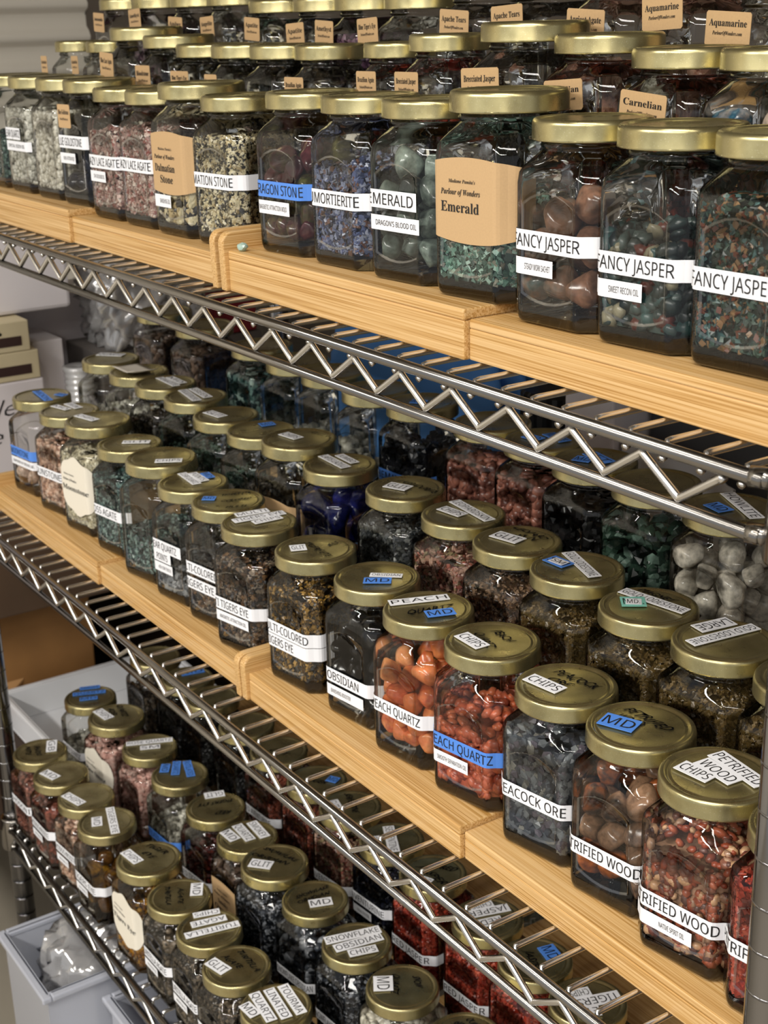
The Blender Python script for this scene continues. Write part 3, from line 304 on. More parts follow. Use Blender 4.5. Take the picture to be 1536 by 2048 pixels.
('B2', -0.5024, 0.1617, 1.0065, 7.3, 1, 1, ('chips', 'lode', 0.082, 0.00351), [('s', 'LODESTONE', -0.036, 0.05, 0.02, 0.0115, 'w', (-0.034, 0.025))], [], [], 'cut by the right photo edge, beside the LARGE GOLD LODESTONE jar', 'dark brown grains at the right photo edge, second row'),
('B3', -1.5872, 0.259, 1.05, 3.2, 1, 1, ('chips', 'smoky', 0.08, 0.011), [], [], [], 'first from the left in the middle shelf third row, under the wire rail', 'stones in the first jar of the middle shelf third row'),
('B3', -1.4806, 0.259, 1.05, 2.8, 1, 1, ('chips', 'smoky', 0.08, 0.011), [], [], [], 'second from the left in the middle shelf third row, under the wire rail', 'stones in the second jar of the middle shelf third row'),
('B3', -1.3426, 0.259, 1.05, 3.8, 1, 1, ('chips', 'moss', 0.09, 0.011), [('s', 'GREEN MOSS AGATE', -0.036, 0.05, 0.026, 0.0115, 'w', (-0.034, 0.025))], [], [], 'third from the left in the middle shelf third row, under the wire rail', 'stones in the third jar of the middle shelf third row'),
('B3', -1.2736, 0.2631, 1.0455, 2.5, 1, 1, ('chips', 'clear', 0.03, 0.011), [], [], [], 'fourth from the left in the middle shelf third row, under the wire rail', 'stones in the fourth jar of the middle shelf third row'),
('B3', -1.2046, 0.265, 1.0455, 3.5, 1, 1, ('chips', 'clear', 0.03, 0.011), [], [], [], 'fifth from the left in the middle shelf third row, under the wire rail', 'stones in the fifth jar of the middle shelf third row'),
('B3', -1.1185, 0.2596, 1.0455, 5.8, 1, 1, ('chips', 'clear', 0.03, 0.011), [], [], [], 'sixth from the left in the middle shelf third row, under the wire rail', 'stones in the sixth jar of the middle shelf third row'),
('B3', -1.0495, 0.265, 1.0455, 3.3, 1, 1, ('chips', 'blck2', 0.07, 0.011), [('s', 'HEMATITE', -0.036, 0.05, 0.045, 0.0115, 'b', (-0.034, 0.02))], [('MD', -0.0069, -0.0076, 0.0053, 0.0005, 0.012, 'b')], [], 'seventh from the left in the middle shelf third row, under the wire rail', 'stones in the seventh jar of the middle shelf third row'),
('B3', -0.9438, 0.265, 1.05, 2.0, 1, 1, ('chips', 'rhodo', 0.075, 0.011), [], [], [], 'eighth from the left in the middle shelf third row, under the wire rail', 'stones in the eighth jar of the middle shelf third row'),
('B3', -0.8737, 0.265, 1.05, 2.2, 1, 1, ('chips', 'rhodo', 0.08, 0.011), [], [('MD', -0.0168, -0.006, 0.0, -0.0044, 0.012, 'b'), ('KUNZITE', -0.009, 0.0121, 0.0176, 0.0071, 0.012, 'b')], [], 'ninth from the left in the middle shelf third row, under the wire rail', 'stones in the ninth jar of the middle shelf third row'),
('B3', -0.8047, 0.259, 1.05, 2.7, 1, 1, ('chips', 'black', 0.085, 0.011), [], [('MD', -0.0135, -0.0095, 0.0001, -0.0038, 0.013, 'b'), ('JET', -0.0153, 0.0084, 0.0135, 0.0018, 0.013, 'b')], [], 'tenth from the left in the middle shelf third row, under the wire rail', 'stones in the tenth jar of the middle shelf third row'),
('B3', -0.7357, 0.259, 1.05, 5.1, 1, 1, ('chips', 'green', 0.07, 0.011), [], [], [], 'eleventh from the left in the middle shelf third row, under the wire rail', 'stones in the eleventh jar of the middle shelf third row'),
('B3', -0.6613, 0.259, 1.05, 3.5, 1, 1, ('stones', 'howl', 0.09, 0.0125), [('s', 'HOWLITE', -0.036, 0.05, 0.022, 0.0115, 'w', (-0.03, 0.02))], [('HOWLITE', -0.0217, 0.0215, 0.0277, -0.0057, 0.011, 'w'), ('MD', -0.0137, -0.006, 0.0045, -0.0106, 0.013, 'b')], [], 'of pale veined stones, lid strip HOWLITE', 'pale veined tumbled stone in the HOWLITE jar'),
('C1', -1.5805, 0.0393, 0.5185, 2.2, 1, 1, ('chips', 'rhodo', 0.085, 0.00468), [('s', 'RHODONITE', -0.036, 0.05, 0.05, 0.0115, 'w', (-0.034, 0.04))], [('GB', -0.0169, 0.0235, 0.0101, 0.0106, 0.013, 'w'), ('RHODO', -0.0163, 0.0028, 0.0079, -0.0047, 0.012, 'h'), ('NITE', -0.0232, -0.0058, -0.0005, -0.0152, 0.012, 'h')], [], 'leftmost of the bottom shelf front row, inked lid', 'dull red chips in the leftmost bottom shelf jar'),
('C1', -1.511, 0.0391, 0.5185, 1.4, 1, 1, ('chips', 'redbr', 0.08, 0.009), [('s', 'RHODOCHROSITE', -0.036, 0.05, 0.05, 0.0115, 'w', (-0.034, 0.025)), ('s', 'HEART HEALING OIL', -0.036, 0.006, 0.036, 0.0095, 'w', (-0.024, 0.003))], [('MD', -0.0177, -0.0148, 0.0074, -0.0083, 0.013, 'w')], [], 'second in the bottom shelf front row, white MD on lid', 'reddish stones in the second bottom shelf front row jar'),
('C1', -1.4415, 0.0434, 0.5185, 4.9, 1, 1, ('chips', 'sun', 0.08, 0.007), [('s', 'RHODOCHROSITE', -0.036, 0.05, 0.05, 0.0115, 'w', (-0.034, 0.025)), ('s', 'HEART HEALING OIL', -0.036, 0.006, 0.036, 0.0095, 'w', (-0.024, 0.003))], [('CHIPS', -0.0209, -0.0169, 0.0124, -0.0117, 0.012, 'w')], [], 'third in the bottom shelf front row, white CHIPS on lid', 'pinkish chips in the third bottom shelf front row jar'),
('C1', -1.3746, 0.0405, 0.5185, 2.7, 1, 1, ('stones', 'teye', 0.055, 0.0125), [('s', 'TIGERS EYE', -0.036, 0.05, 0.046, 0.0115, 'w', (-0.034, 0.025)), ('s', 'LUCKY NUMBERS OIL', -0.036, 0.006, 0.033, 0.0095, 'w', (-0.024, 0.003))], [('MD', -0.0162, -0.0047, 0.002, -0.0128, 0.012, 'w'), ('TIGERS EYE', -0.0256, 0.0166, 0.0297, -0.0034, 0.01, 'w')], [], 'of amber stones, lid strip TIGERS EYE, bottom shelf', 'amber brown tumbled stone in the TIGERS EYE jar, bottom shelf'),
('C1', -1.2661, 0.0435, 0.5185, 1.8, 1.055, 1.065, ('chips', 'teye', 0.05, 0.007), [('c', 'Tigers Eye', 0.055, 0.06)], [('CHIPS', -0.0272, -0.0137, 0.0007, -0.0113, 0.012, 'w'), ('TIGER', -0.0255, 0.011, 0.001, 0.0199, 0.011, 'h'), ('EYE', -0.0154, 0.0019, 0.0015, 0.005, 0.011, 'h')], [], 'with white cloud shaped front label, bottom shelf front row', 'amber chips behind the cloud label on the bottom shelf'),
('C1', -1.1927, 0.0435, 0.5185, 1.2, 1, 1, ('chips', 'turi', 0.08, 0.009), [('s', 'TURITELLA AGATE', -0.036, 0.05, 0.048, 0.0115, 'w', (-0.034, 0.025)), ('s', 'ANCESTOR OIL', -0.036, 0.006, 0.035, 0.0095, 'w', (-0.024, 0.003))], [('MD', -0.0092, 0.0264, 0.0101, 0.0149, 0.013, 'w'), ('TURITELLA', -0.0242, -0.0013, 0.0059, -0.0148, 0.009, 'h'), ('AGATE', -0.0141, 0.0091, 0.0119, -0.0038, 0.009, 'h')], [], 'lid inked TURITELLA AGATE sideways with MD sticker', 'brown fossil stones under the sideways inked lid'),
('C1', -1.1237, 0.0435, 0.5185, 1.2, 1, 1, ('chips', 'turi', 0.086, 0.00468), [('s', 'TURITELLA AGATE', -0.036, 0.05, 0.046, 0.0115, 'w', (-0.034, 0.025)), ('s', 'ANCESTOR OIL', -0.036, 0.006, 0.033, 0.0095, 'w', (-0.024, 0.003))], [('CHIPS', -0.0201, 0.023, -0.0289, -0.003, 0.009, 'w'), ('AGATE', -0.0061, 0.023, -0.0156, -0.0123, 0.01, 'w'), ('TURITELLA', 0.0109, 0.0285, -0.0028, -0.0258, 0.01, 'w')], [], 'lid with upside down TURITELLA AGATE CHIPS strips', 'grey brown fossil chips under the TURITELLA AGATE CHIPS lid'),
('C1', -1.0547, 0.0378, 0.5185, 1.7, 1, 1, ('chips', 'turi', 0.086, 0.0039), [('s', 'TURITELLA AGATE', -0.036, 0.05, 0.046, 0.0115, 'w', (-0.034, 0.025))], [('GLIT', -0.0228, -0.0172, 0.0021, -0.0123, 0.014, 'w'), ('TURITELLA', -0.0201, 0.0149, 0.0177, 0.0131, 0.01, 'h'), ('AGATE', -0.023, -0.002, 0.0037, 0.0023, 0.01, 'h')], [], 'lid inked TURITELLA AGATE with GLIT sticker', 'fine grey brown chips under the inked GLIT lid'),
('C1', -0.9804, 0.0394, 0.5185, 3.7, 1, 1, ('chips', 'blck2', 0.086, 0.00468), [('s', 'TOURMALINATED QUARTZ', -0.036, 0.05, 0.046, 0.0115, 'w', (-0.034, 0.025))], [('TOURMA', -0.0215, 0.0215, 0.024, 0.0128, 0.011, 'w'), ('LINATED', -0.025, 0.008, 0.0204, -0.0014, 0.011, 'w'), ('QUARTZ', -0.0288, -0.0058, 0.0152, -0.0144, 0.011, 'w'), ('MD', -0.0212, -0.0219, 0.0, -0.022, 0.012, 'w')], [], 'lid covered by white TOURMALINATED QUARTZ strips, bottom photo edge', 'black and clear stones under the TOURMALINATED QUARTZ lid'),
('C2', -1.6266, 0.129, 0.549, 3.6, 1, 1, ('chips', 'clear', 0.05, 0.009), [('s', 'SMOKY QUARTZ', -0.036, 0.05, 0.046, 0.0115, 'w', (-0.034, 0.025))], [('SMOKE', -0.0305, -0.0002, -0.0191, 0.0238, 0.009, 'b'), ('QUARTZ', -0.0203, -0.0151, -0.0013, 0.023, 0.009, 'b'), ('MD', -0.001, -0.0145, 0.009, 0.0063, 0.009, 'b')], [], 'lid with three blue strips, in front of the white tray', 'pale stones in the jar before the white tray'),
('C2', -1.5415, 0.129, 0.549, 3.2, 1.055, 1.065, ('chips', 'rq', 0.088, 0.007), [('c', 'Rose Quartz', 0.052, 0.06)], [('CHIPS', -0.0286, -0.0106, 0.0008, -0.0089, 0.013, 'w'), ('ROSE', -0.0242, 0.0049, -0.0046, 0.0004, 0.012, 'h'), ('QUARTZ', -0.0255, 0.0167, 0.0061, 0.0094, 0.012, 'h')], [], 'larger, of dusky pink chips, CHIPS sticker on inked lid, bottom shelf', 'dusky pink chips in the larger second row jar'),
('C2', -1.4563, 0.135, 0.549, 5.0, 1, 1, ('chips', 'rq', 0.09, 0.007), [], [('ROSE QUARTZ', -0.0238, -0.0191, 0.0034, 0.0303, 0.01, 'w'), ('SM', -0.0033, -0.0113, 0.0086, 0.0097, 0.01, 'w')], [], 'of pale pink chips, lid strip ROSE QUARTZ', 'pale pink chips under the ROSE QUARTZ lid'),
('C2', -1.3735, 0.135, 0.549, 4.0, 1, 1, ('chips', 'clear', 0.05, 0.008), [('s', 'RUTILATED QUARTZ', -0.036, 0.05, 0.04, 0.0115, 'b', (-0.036, 0.028))], [('RUTILATED', -0.0213, 0.0218, 0.0139, 0.0074, 0.01, 'b'), ('QUARTZ', -0.0278, 0.0125, -0.0014, -0.0052, 0.01, 'b'), ('MD', -0.0305, -0.0008, -0.015, -0.0123, 0.011, 'b')], [], 'lid with three blue strips standing upright, bottom shelf second row', 'clear stones under the three upright blue strips'),
('C2', -1.2826, 0.135, 0.549, 7.0, 1, 1, ('chips', 'rte', 0.05, 0.007), [('s', 'RED TIGERS EYE', -0.036, 0.05, 0.034, 0.0115, 'w', (-0.034, 0.025))], [('GLIT', -0.018, 0.0246, -0.0279, 0.0039, 0.013, 'w'), ('TIGERS EYE', 0.0005, 0.0244, -0.016, -0.0123, 0.01, 'h'), ('RED', 0.0205, 0.0077, 0.0106, -0.0059, 0.012, 'h')], [], 'of dark red chips, lid inked RED TIGERS EYE upside down', 'dark red chips under the inked RED TIGERS EYE lid'),
('C2', -1.208, 0.135, 0.549, 3.5, 1, 1, ('chips', 'smoky', 0.08, 0.009), [('k', 'Smoky|Quartz', 0.045, 0.05)], [('SMOKEY', -0.0216, 0.0188, 0.0143, 0.0141, 0.012, 'w'), ('QUARTZ', -0.0266, 0.003, 0.0093, -0.0013, 0.012, 'w'), ('MD', -0.0245, -0.0137, -0.0012, -0.014, 0.013, 'w')], [], 'lid strips SMOKEY QUARTZ MD, bottom shelf second row', 'smoky brown stones under the SMOKEY QUARTZ lid'),
('C2', -1.1371, 0.1291, 0.549, 5.1, 1.055, 1.065, ('chips', 'snow', 0.08, 0.00429), [], [('GLIT', -0.0152, -0.0188, 0.0034, -0.0054, 0.014, 'w'), ('SNOWFLAKE', -0.0288, 0.0077, 0.0118, 0.0188, 0.009, 'h'), ('OBSIDIAN', -0.0281, -0.0079, 0.0102, 0.0091, 0.009, 'h')], [], 'larger, lid inked Snowflake Obsidian with GLIT sticker', 'black and white glittering chips under the GLIT inked lid'),
('C2', -1.0662, 0.135, 0.549, 6.1, 1, 1, ('chips', 'snow', 0.06, 0.012), [('s', 'SNOWFLAKE OBSIDIAN', -0.036, 0.05, 0.036, 0.0115, 'w', (-0.03, 0.03))], [('MD', 0.0035, -0.0101, 0.0142, 0.0106, 0.013, 'w'), ('SNOWFLAKE', -0.0156, -0.0135, -0.0085, 0.023, 0.009, 'h'), ('OBSIDIAN', -0.0073, -0.0171, 0.0005, 0.0174, 0.009, 'h')], [], 'lid inked Snowflake Obsidian with MD sticker', 'black and white stones under the MD inked lid'),
('C2', -0.9815, 0.1301, 0.549, 4.6, 1, 1, ('chips', 'snow', 0.082, 0.00468), [('s', 'SNOWFLAKE OBSIDIAN', -0.036, 0.05, 0.036, 0.0115, 'w', (-0.034, 0.03))], [('SNOWFLAKE', -0.0214, -0.0217, -0.0022, 0.0304, 0.012, 'w'), ('OBSIDIAN', -0.0056, -0.022, 0.0078, 0.0248, 0.012, 'w'), ('CHIPS', 0.0091, -0.0164, 0.0194, 0.0097, 0.011, 'w')], [], 'lid strips SNOWFLAKE OBSIDIAN CHIPS', 'black and white chips under the SNOWFLAKE OBSIDIAN CHIPS lid'),
('C2', -0.9025, 0.129, 0.549, 7.0, 1, 1, ('chips', 'pale', 0.09, 0.009), [], [('MD', -0.0232, -0.0034, -0.0069, -0.0167, 0.018, 'w'), ('QUARTZ', -0.0183, 0.0082, 0.0022, -0.0109, 0.012, 'h'), ('SNOW', -0.0032, 0.0205, 0.0101, 0.011, 0.012, 'h')], [], 'of white stones, inked quartz lid with MD sticker, bottom edge', 'white stones under the inked quartz MD lid'),
('C2', -0.8153, 0.135, 0.549, 4.9, 1, 1, ('chips', 'pale', 0.09, 0.007), [], [('SNOW', -0.0218, 0.0047, -0.0083, 0.0103, 0.012, 'h'), ('QUARTZ', -0.0172, 0.0183, 0.0027, 0.0181, 0.01, 'h')], [], 'with inked lid, cut by the bottom photo edge', 'white chips in the jar at the bottom photo edge'),
('C3', -1.6179, 0.221, 0.585, 4.0, 1, 1, ('chips', 'turi', 0.07, 0.00468), [], [], [], 'first from the left in the bottom shelf third row, seen through wires', 'brown chips in the first jar of the bottom shelf third row'),
('C3', -1.533, 0.227, 0.585, 4.6, 1, 1, ('chips', 'black', 0.06, 0.00468), [], [('MD', -0.0147, -0.001, -0.0055, 0.0276, 0.014, 'b')], [], 'second from the left in the bottom shelf third row, seen through wires', 'black chips in the second jar of the bottom shelf third row'),
('C3', -1.464, 0.227, 0.585, 3.1, 1, 1, ('chips', 'black', 0.06, 0.00468), [], [], [], 'third from the left in the bottom shelf third row, seen through wires', 'black chips in the third jar of the bottom shelf third row'),
('C3', -1.3746, 0.227, 0.585, 4.7, 1, 1, ('chips', 'black', 0.06, 0.00468), [], [('MD', -0.0301, -0.0047, -0.0296, 0.0072, 0.012, 'h')], [], 'fourth from the left in the bottom shelf third row, seen through wires', 'black chips in the fourth jar of the bottom shelf third row'),
('C3', -1.2966, 0.227, 0.585, 4.0, 1, 1, ('chips', 'redbr', 0.06, 0.00468), [('s', 'RED AVENTURINE', -0.036, 0.05, 0.04, 0.0115, 'w', (-0.034, 0.025))], [('GLIT', -0.0085, -0.0062, 0.0148, 0.0026, 0.012, 'h')], [], 'fifth from the left in the bottom shelf third row, seen through wires', 'reddish chips in the fifth jar of the bottom shelf third row'),
('C3', -1.2119, 0.227, 0.585, 6.6, 1, 1, ('chips', 'redbr', 0.08, 0.00468), [], [('TIGER', -0.0096, -0.0054, 0.0109, 0.0036, 0.012, 'h'), ('MD', 0.0058, 0.0111, 0.0178, 0.0159, 0.012, 'b')], [], 'sixth from the left in the bottom shelf third row, seen through wires', 'reddish brown chips in the sixth jar of the bottom shelf third row'),
('C3', -1.1429, 0.227, 0.585, 6.3, 1, 1, ('chips', 'leop', 0.088, 0.00468), [('s', 'AVENTURINE', -0.036, 0.05, 0.034, 0.0115, 'w', (-0.034, 0.025))], [('GLIT', -0.0228, -0.0081, -0.0062, -0.0143, 0.015, 'w'), ('SERPENTINE', -0.0238, 0.0156, 0.0131, -0.0023, 0.012, 'h')], [], 'seventh from the left in the bottom shelf third row, seen through wires', 'pinkish brown chips in the seventh jar of the bottom shelf third row'),
('C3', -1.0633, 0.227, 0.585, 5.0, 1, 1, ('chips', 'navy', 0.06, 0.00468), [('s', 'AVENTURINE', -0.036, 0.05, 0.05, 0.0115, 'w', (-0.034, 0.025)), ('s', 'HEALTH OIL', -0.036, 0.006, 0.036, 0.0095, 'w', (-0.024, 0.003))], [('CHIPS', -0.0168, -0.0119, 0.0006, -0.021, 0.014, 'w'), ('SERPENTINE', -0.0213, 0.0125, 0.02, -0.0129, 0.012, 'w')], [], 'eighth from the left in the bottom shelf third row, seen through wires', 'dark blue chips in the eighth jar of the bottom shelf third row'),
('C3', -0.9895, 0.2262, 0.585, 3.1, 1, 1, ('chips', 'redj', 0.09, 0.00468), [('s', 'RED JASPER', -0.036, 0.05, 0.04, 0.0115, 'w', (-0.03, 0.03))], [('GLIT', 0.0013, -0.0161, 0.0121, -0.0122, 0.012, 'w'), ('JASPER', -0.0191, 0.0, 0.0201, -0.0024, 0.014, 'h'), ('RED', -0.0045, 0.0125, 0.0096, 0.0214, 0.013, 'h')], [], 'ninth from the left in the bottom shelf third row, seen through wires', 'bright red chips in the ninth jar of the bottom shelf third row'),
('C3', -0.8996, 0.2245, 0.585, 4.0, 1, 1, ('chips', 'redj', 0.09, 0.00468), [('s', 'RED JASPER', -0.036, 0.05, 0.04, 0.0115, 'w', (-0.03, 0.03))], [('JASPER', 0.0006, 0.0266, -0.0149, -0.0118, 0.012, 'w'), ('RED', 0.0104, 0.0088, 0.0025, -0.0127, 0.012, 'w'), ('CHIPS', -0.0141, 0.0189, -0.0218, -0.0027, 0.011, 'w')], [], 'tenth from the left in the bottom shelf third row, seen through wires', 'bright red chips in the tenth jar of the bottom shelf third row'),
('C3', -0.8257, 0.221, 0.585, 4.0, 1, 1, ('chips', 'redj', 0.08, 0.00468), [('s', 'RED JASPER', -0.036, 0.05, 0.04, 0.0115, 'w', (-0.034, 0.025))], [('MD', -0.0083, 0.0202, 0.0124, 0.0138, 0.016, 'b'), ('JASPER', -0.0147, 0.0047, 0.0116, -0.0079, 0.013, 'h')], [], 'eleventh from the left in the bottom shelf third row, seen through wires', 'bright red chips in the eleventh jar of the bottom shelf third row'),
('C3', -0.7554, 0.221, 0.585, 3.8, 1, 1, ('chips', 'gte', 0.08, 0.00468), [], [('TIGERS', 0.012, 0.0269, -0.004, -0.0109, 0.014, 'w'), ('EYE', 0.0148, -0.0001, 0.0055, -0.0174, 0.013, 'w'), ('CHIPS', -0.0079, 0.011, -0.0163, -0.0076, 0.012, 'w')], [], 'twelfth from the left in the bottom shelf third row, seen through wires', 'golden brown chips in the twelfth jar of the bottom shelf third row')]


# ---------------------------------------------------------------- the room
FZ = 0.0
DARKW = plain('dark_panel_wall', '#4a4036', .7, var=.4, bscale=9)
FLOORM = plain('floor_vinyl', '#a39a8a', .6, var=.3, bscale=6); CEILM = plain('ceiling_tile', '#9a9080', .9)
SIDING = plain('white_siding', '#d9d2c4', .55)
def slab(name, x0, x1, y0, y1, z0, z1, m):
    b = MB(); b.box(x0, x1, y0, y1, z0, z1); return struct(name, b.build(name, m))
slab('floor', -3.0, 3.0, -3.4, .75, -.1, 0, FLOORM); slab('ceiling', -3.0, 3.0, -3.4, .75, 2.7, 2.8, CEILM)
slab('wall_back', -3.0, 3.0, .66, .75, 0, 2.7, DARKW)
b = MB()                                                            # left wall clad in rolled white boards
z = 0.0; prof = []
while z < 2.7:
    prof += [(-2.72, z), (-2.716, z+.006), (-2.703, z+.012), (-2.700, z+.020), (-2.706, z+.030), (-2.716, z+.038), (-2.716, z+.058)]; z += .058
n = len(prof)
b.add([(x, y, z) for y in (-3.3, .66) for x, z in prof] + [(-3, y, zz) for y in (-3.3, .66) for zz in (0, prof[-1][1])],
      [(i, i+1, n+i+1, n+i) for i in range(n-1)] + [(2*n, 2*n+1, 2*n+3, 2*n+2)], 0, True)
struct('wall_left', b.build('wall_left', SIDING))
LAMPB = plain('lamp_housing', '#d8d6d0', .5)
for i, (lx, ly, pw) in enumerate(LAMPS):
    b = MB(); hx, hy = .62, .17
    for x0, x1, y0, y1 in ((-hx, hx, -hy, -hy+.03), (-hx, hx, hy-.03, hy), (-hx, -hx+.03, -hy+.03, hy-.03), (hx-.03, hx, -hy+.03, hy-.03)):
        b.box(x0, x1, y0, y1, -.04, 0)
    b.box(-hx+.03, hx-.03, -hy+.03, hy-.03, -.01, 0)
    o = b.build('ceiling_light', LAMPB, None, (lx, ly, 2.7)); tag(o, 'white troffer ceiling light above the aisle in front of the shelves', 'ceiling light', 'ceiling lights above the aisle')

# ---------------------------------------------------------------- the wire shelving unit
ZA, ZB, ZC, ZD = 1.3, .9447, .5141, .145          # centre height of each shelf's upper rail
GAP = .0268; X0, X1 = -1.613, -.392; YB = .457
unit = empty('wire_shelving_unit', (0, 0, 0))
tag(unit, 'chrome wire shelving unit carrying rows of gold lidded jars', 'shelving unit')
for ux, uy in ((X0-.022, .012), (X1, .012), (X0-.022, YB-.012), (X1, YB-.012)):
    b = MB(); b.tube([(ux, uy, .0), (ux, uy, 1.93)], .0127, 24)
    g = [k*.0254+.02 for k in range(74)]
    for z in g: b.tube([(ux, uy, z-.0007), (ux, uy, z+.0007)], .01285, 24, 0)
    b.lathe([(.0, 1.93), (.0128, 1.93), (.0128, 1.938), (.006, 1.943), (.0, 1.943)], 24, 0, (ux, uy))
    b.build('post', STEEL, unit)
def truss(b, p0, p1, zt, r=.0023):
    L = (p1-p0).length; per = .0519; n = max(2, int(L/per)); d = (p1-p0).normalized(); pts = []
    k0 = (-.4326 - p0.x) % per if abs(d.x) > .9 else (L - n*per)/2; n = int((L-k0)/per)
    for k in range(n+1):
        for dx, dz in ((-.0018, -.0020), (.0, -.0006), (.0018, -.0020)): pts.append(p0 + d*(k0+k*per+dx) + Vector((0, 0, zt+dz-.0042)))
        if k < n:
            for dx, dz in ((-.0018, .0020), (.0, .0006), (.0018, .0020)): pts.append(p0 + d*(k0+(k+.5)*per+dx) + Vector((0, 0, zt-GAP+dz+.0042)))
    b.tube(pts, r, 8)
for zs, nm in ((ZA, 'top'), (ZB, 'middle'), (ZC, 'lower'), (ZD, 'bottom')):
    sh = empty('wire_shelf', (0, 0, 0)); sh.parent = unit
    for nm2, p0, p1 in (('front_rail', (X0, 0), (X1-.016, 0)), ('back_rail', (X0, YB), (X1-.016, YB)), ('side_rail', (X0-.022, .03), (X0-.022, YB-.03)), ('side_rail', (X1, .03), (X1, YB-.03))):
        b = MB(); a = Vector((*p0, 0)); c = Vector((*p1, 0))
        for dz, rr in ((0, .0036), (-GAP, .0034)):
            b.tube([a+Vector((0, 0, zs+dz)), c+Vector((0, 0, zs+dz))], rr, 12)
        b.build(nm2, CHROME, sh)
        b = MB(); truss(b, a, c, zs); b.build('truss_wire', WIREM, sh)
    b = MB(); x = (-.6003 if zs == ZA else -.8661) - .0254*44
    while x < X1-.012:
        if x > X0+.006:
            b.tube([(x, .0012, zs-.0064), (x, .0034, zs-.0056), (x, .0048, zs-.0010), (x, .0062, zs+.0018), (x, .0085, zs+.0021), (x, YB-.012, zs+.0021), (x, YB-.0065, zs+.001), (x, YB-.0045, zs-.006)], .00205, 8)
        x += .0254
    for y in (.15, .305): b.tube([(X0-.02, y, zs-.003), (X1, y, zs-.003)], .0030, 8)
    b.build('deck_wires', WIREM, sh)
    for ux, uy in ((X0-.022, .012), (X1, .012), (X0-.022, YB-.012), (X1, YB-.012)):
        b = MB(); b.lathe([(.0128, zs-.036), (.0185, zs-.036), (.0190, zs-.034), (.0172, zs+.006), (.0165, zs+.008), (.0128, zs+.008)], 28, 0, (ux, uy))
        s = 1 if ux < -1 else -1; t = 1 if uy < .2 else -1
        for dz in (0, -GAP): b.tube([(ux+s*.013, uy-t*.006, zs+dz), (ux+s*.024, uy-t*.0118, zs+dz)], .0052, 12)
        b.build('corner_collar', CHROME, sh)

# ---------------------------------------------------------------- expandable bamboo risers
def riser(xl, xm, xr, f, zs, lab, h1=(.0295, .025), left_panel=True, right_panel=True):
    """outer steps xl..xm, narrower inner steps slid out to xr; three treads rising by 36 mm."""
    t = empty('bamboo_riser', (xl, f, zs+.0042)); tag(t, lab, 'shelf riser', 'expandable bamboo step risers')
    W = xm-xl; th = .0068; YS = [(0, .098), (.098, .190), (.190, .292)]
    b = MB(); ho, hi = h1
    for i, (y0, y1) in enumerate(YS):
        z1 = ho + .036*i
        b.box(0, W, y0, y1+.006, z1-th, z1); b.box(0, W, y0, y0+th, max(0, z1-.0315-.004*(i == 0)) if i else 0, z1-th)
    bevel(b.build('outer_steps', BAM, t), .0012)
    b = MB(); L = xr-xl-.009
    for i, (y0, y1) in enumerate(YS):
        z1 = hi + .0355*i - (.0 if i == 0 else .001); z1 = min(z1, ho+.036*i-th-.0006) if False else z1
        b.box(W-.04 if False else W+.0005, L, y0+.0035, y1+.009, z1-.0055, z1); b.box(W+.0005, L, y0+.0035, y0+.0095, max(0, z1-.031) if i else 0, z1-.0055)
    bevel(b.build('inner_steps', BAM, t), .0010)
    for k, x in enumerate((-.0082, L+.0004)):
        if (k == 0 and not left_panel) or (k == 1 and not right_panel): continue
        b = MB(); pr = []
        hs = [(.0 - .004, .0)]; step = [(-.004, ho+.0135), (.094, ho+.0495), (.186, ho+.0855), (.300, 0)]
        poly = [(-.003, .0)]
        for i in range(3):
            y0, z1 = step[i]; r = .009
            for a in range(0, 91, 15): poly.append((y0+r-r*math.cos(R(a)), z1-r+r*math.sin(R(a))))
            y2 = step[i+1][0]
            poly.append((y2 if i < 2 else .300, z1))
        poly.append((.300, 0)); n = len(poly)
        b.add([(xx, y, z) for xx in (x, x+.0082) for y, z in poly], [tuple(range(n-1, -1, -1)), tuple(range(n, 2*n))] + [(i, (i+1) % n, n+(i+1) % n, n+i) for i in range(n)])
        bevel(b.build('end_panel', BAMY, t), .0011)
    return t
riser(-1.565, -1.271, -.970, .0250, ZA, 'bamboo step riser at the left of the top shelf', (.0295+.001, .0245))
riser(-.955, -.6615, -.413, .0245, ZA, 'bamboo step riser at the right of the top shelf', (.0295+.001, .0245), True, False)
riser(-1.615, -1.305, -.990, .0322, ZB, 'bamboo step riser at the left of the middle shelf', (.0258, .0215))
riser(-.981, -.6815, -.413, .0330, ZB, 'bamboo step riser at the right of the middle shelf', (.0258, .0215), True, False)
riser(-1.628, -1.275, -.965, .0865, ZC, 'bamboo step riser hidden behind the front jars of the lower shelf, left', (.0295, .0295), False, False)
riser(-.953, -.660, -.420, .0865, ZC, 'bamboo step riser hidden behind the front jars of the lower shelf, right', (.0295, .0295), False, False)
b = MB(); rng = random.Random(3)
bm = bmesh.new(); bmesh.ops.create_icosphere(bm, subdivisions=2, radius=.0042)
for v in bm.verts: v.co *= 1+.25*rng.uniform(-1, 1)*.5; v.co.z *= .8
me = bpy.data.meshes.new('pebble'); bm.to_mesh(me); bm.free(); me.materials.append(plain('pale_green_stone', '#9fb5a8', .2))
tag(link('pebble', me, None, (-.9435, .031, ZA+.0042+.0305+.0032)), 'tiny pale green pebble lying on the bamboo tread beside the end panel', 'pebble')

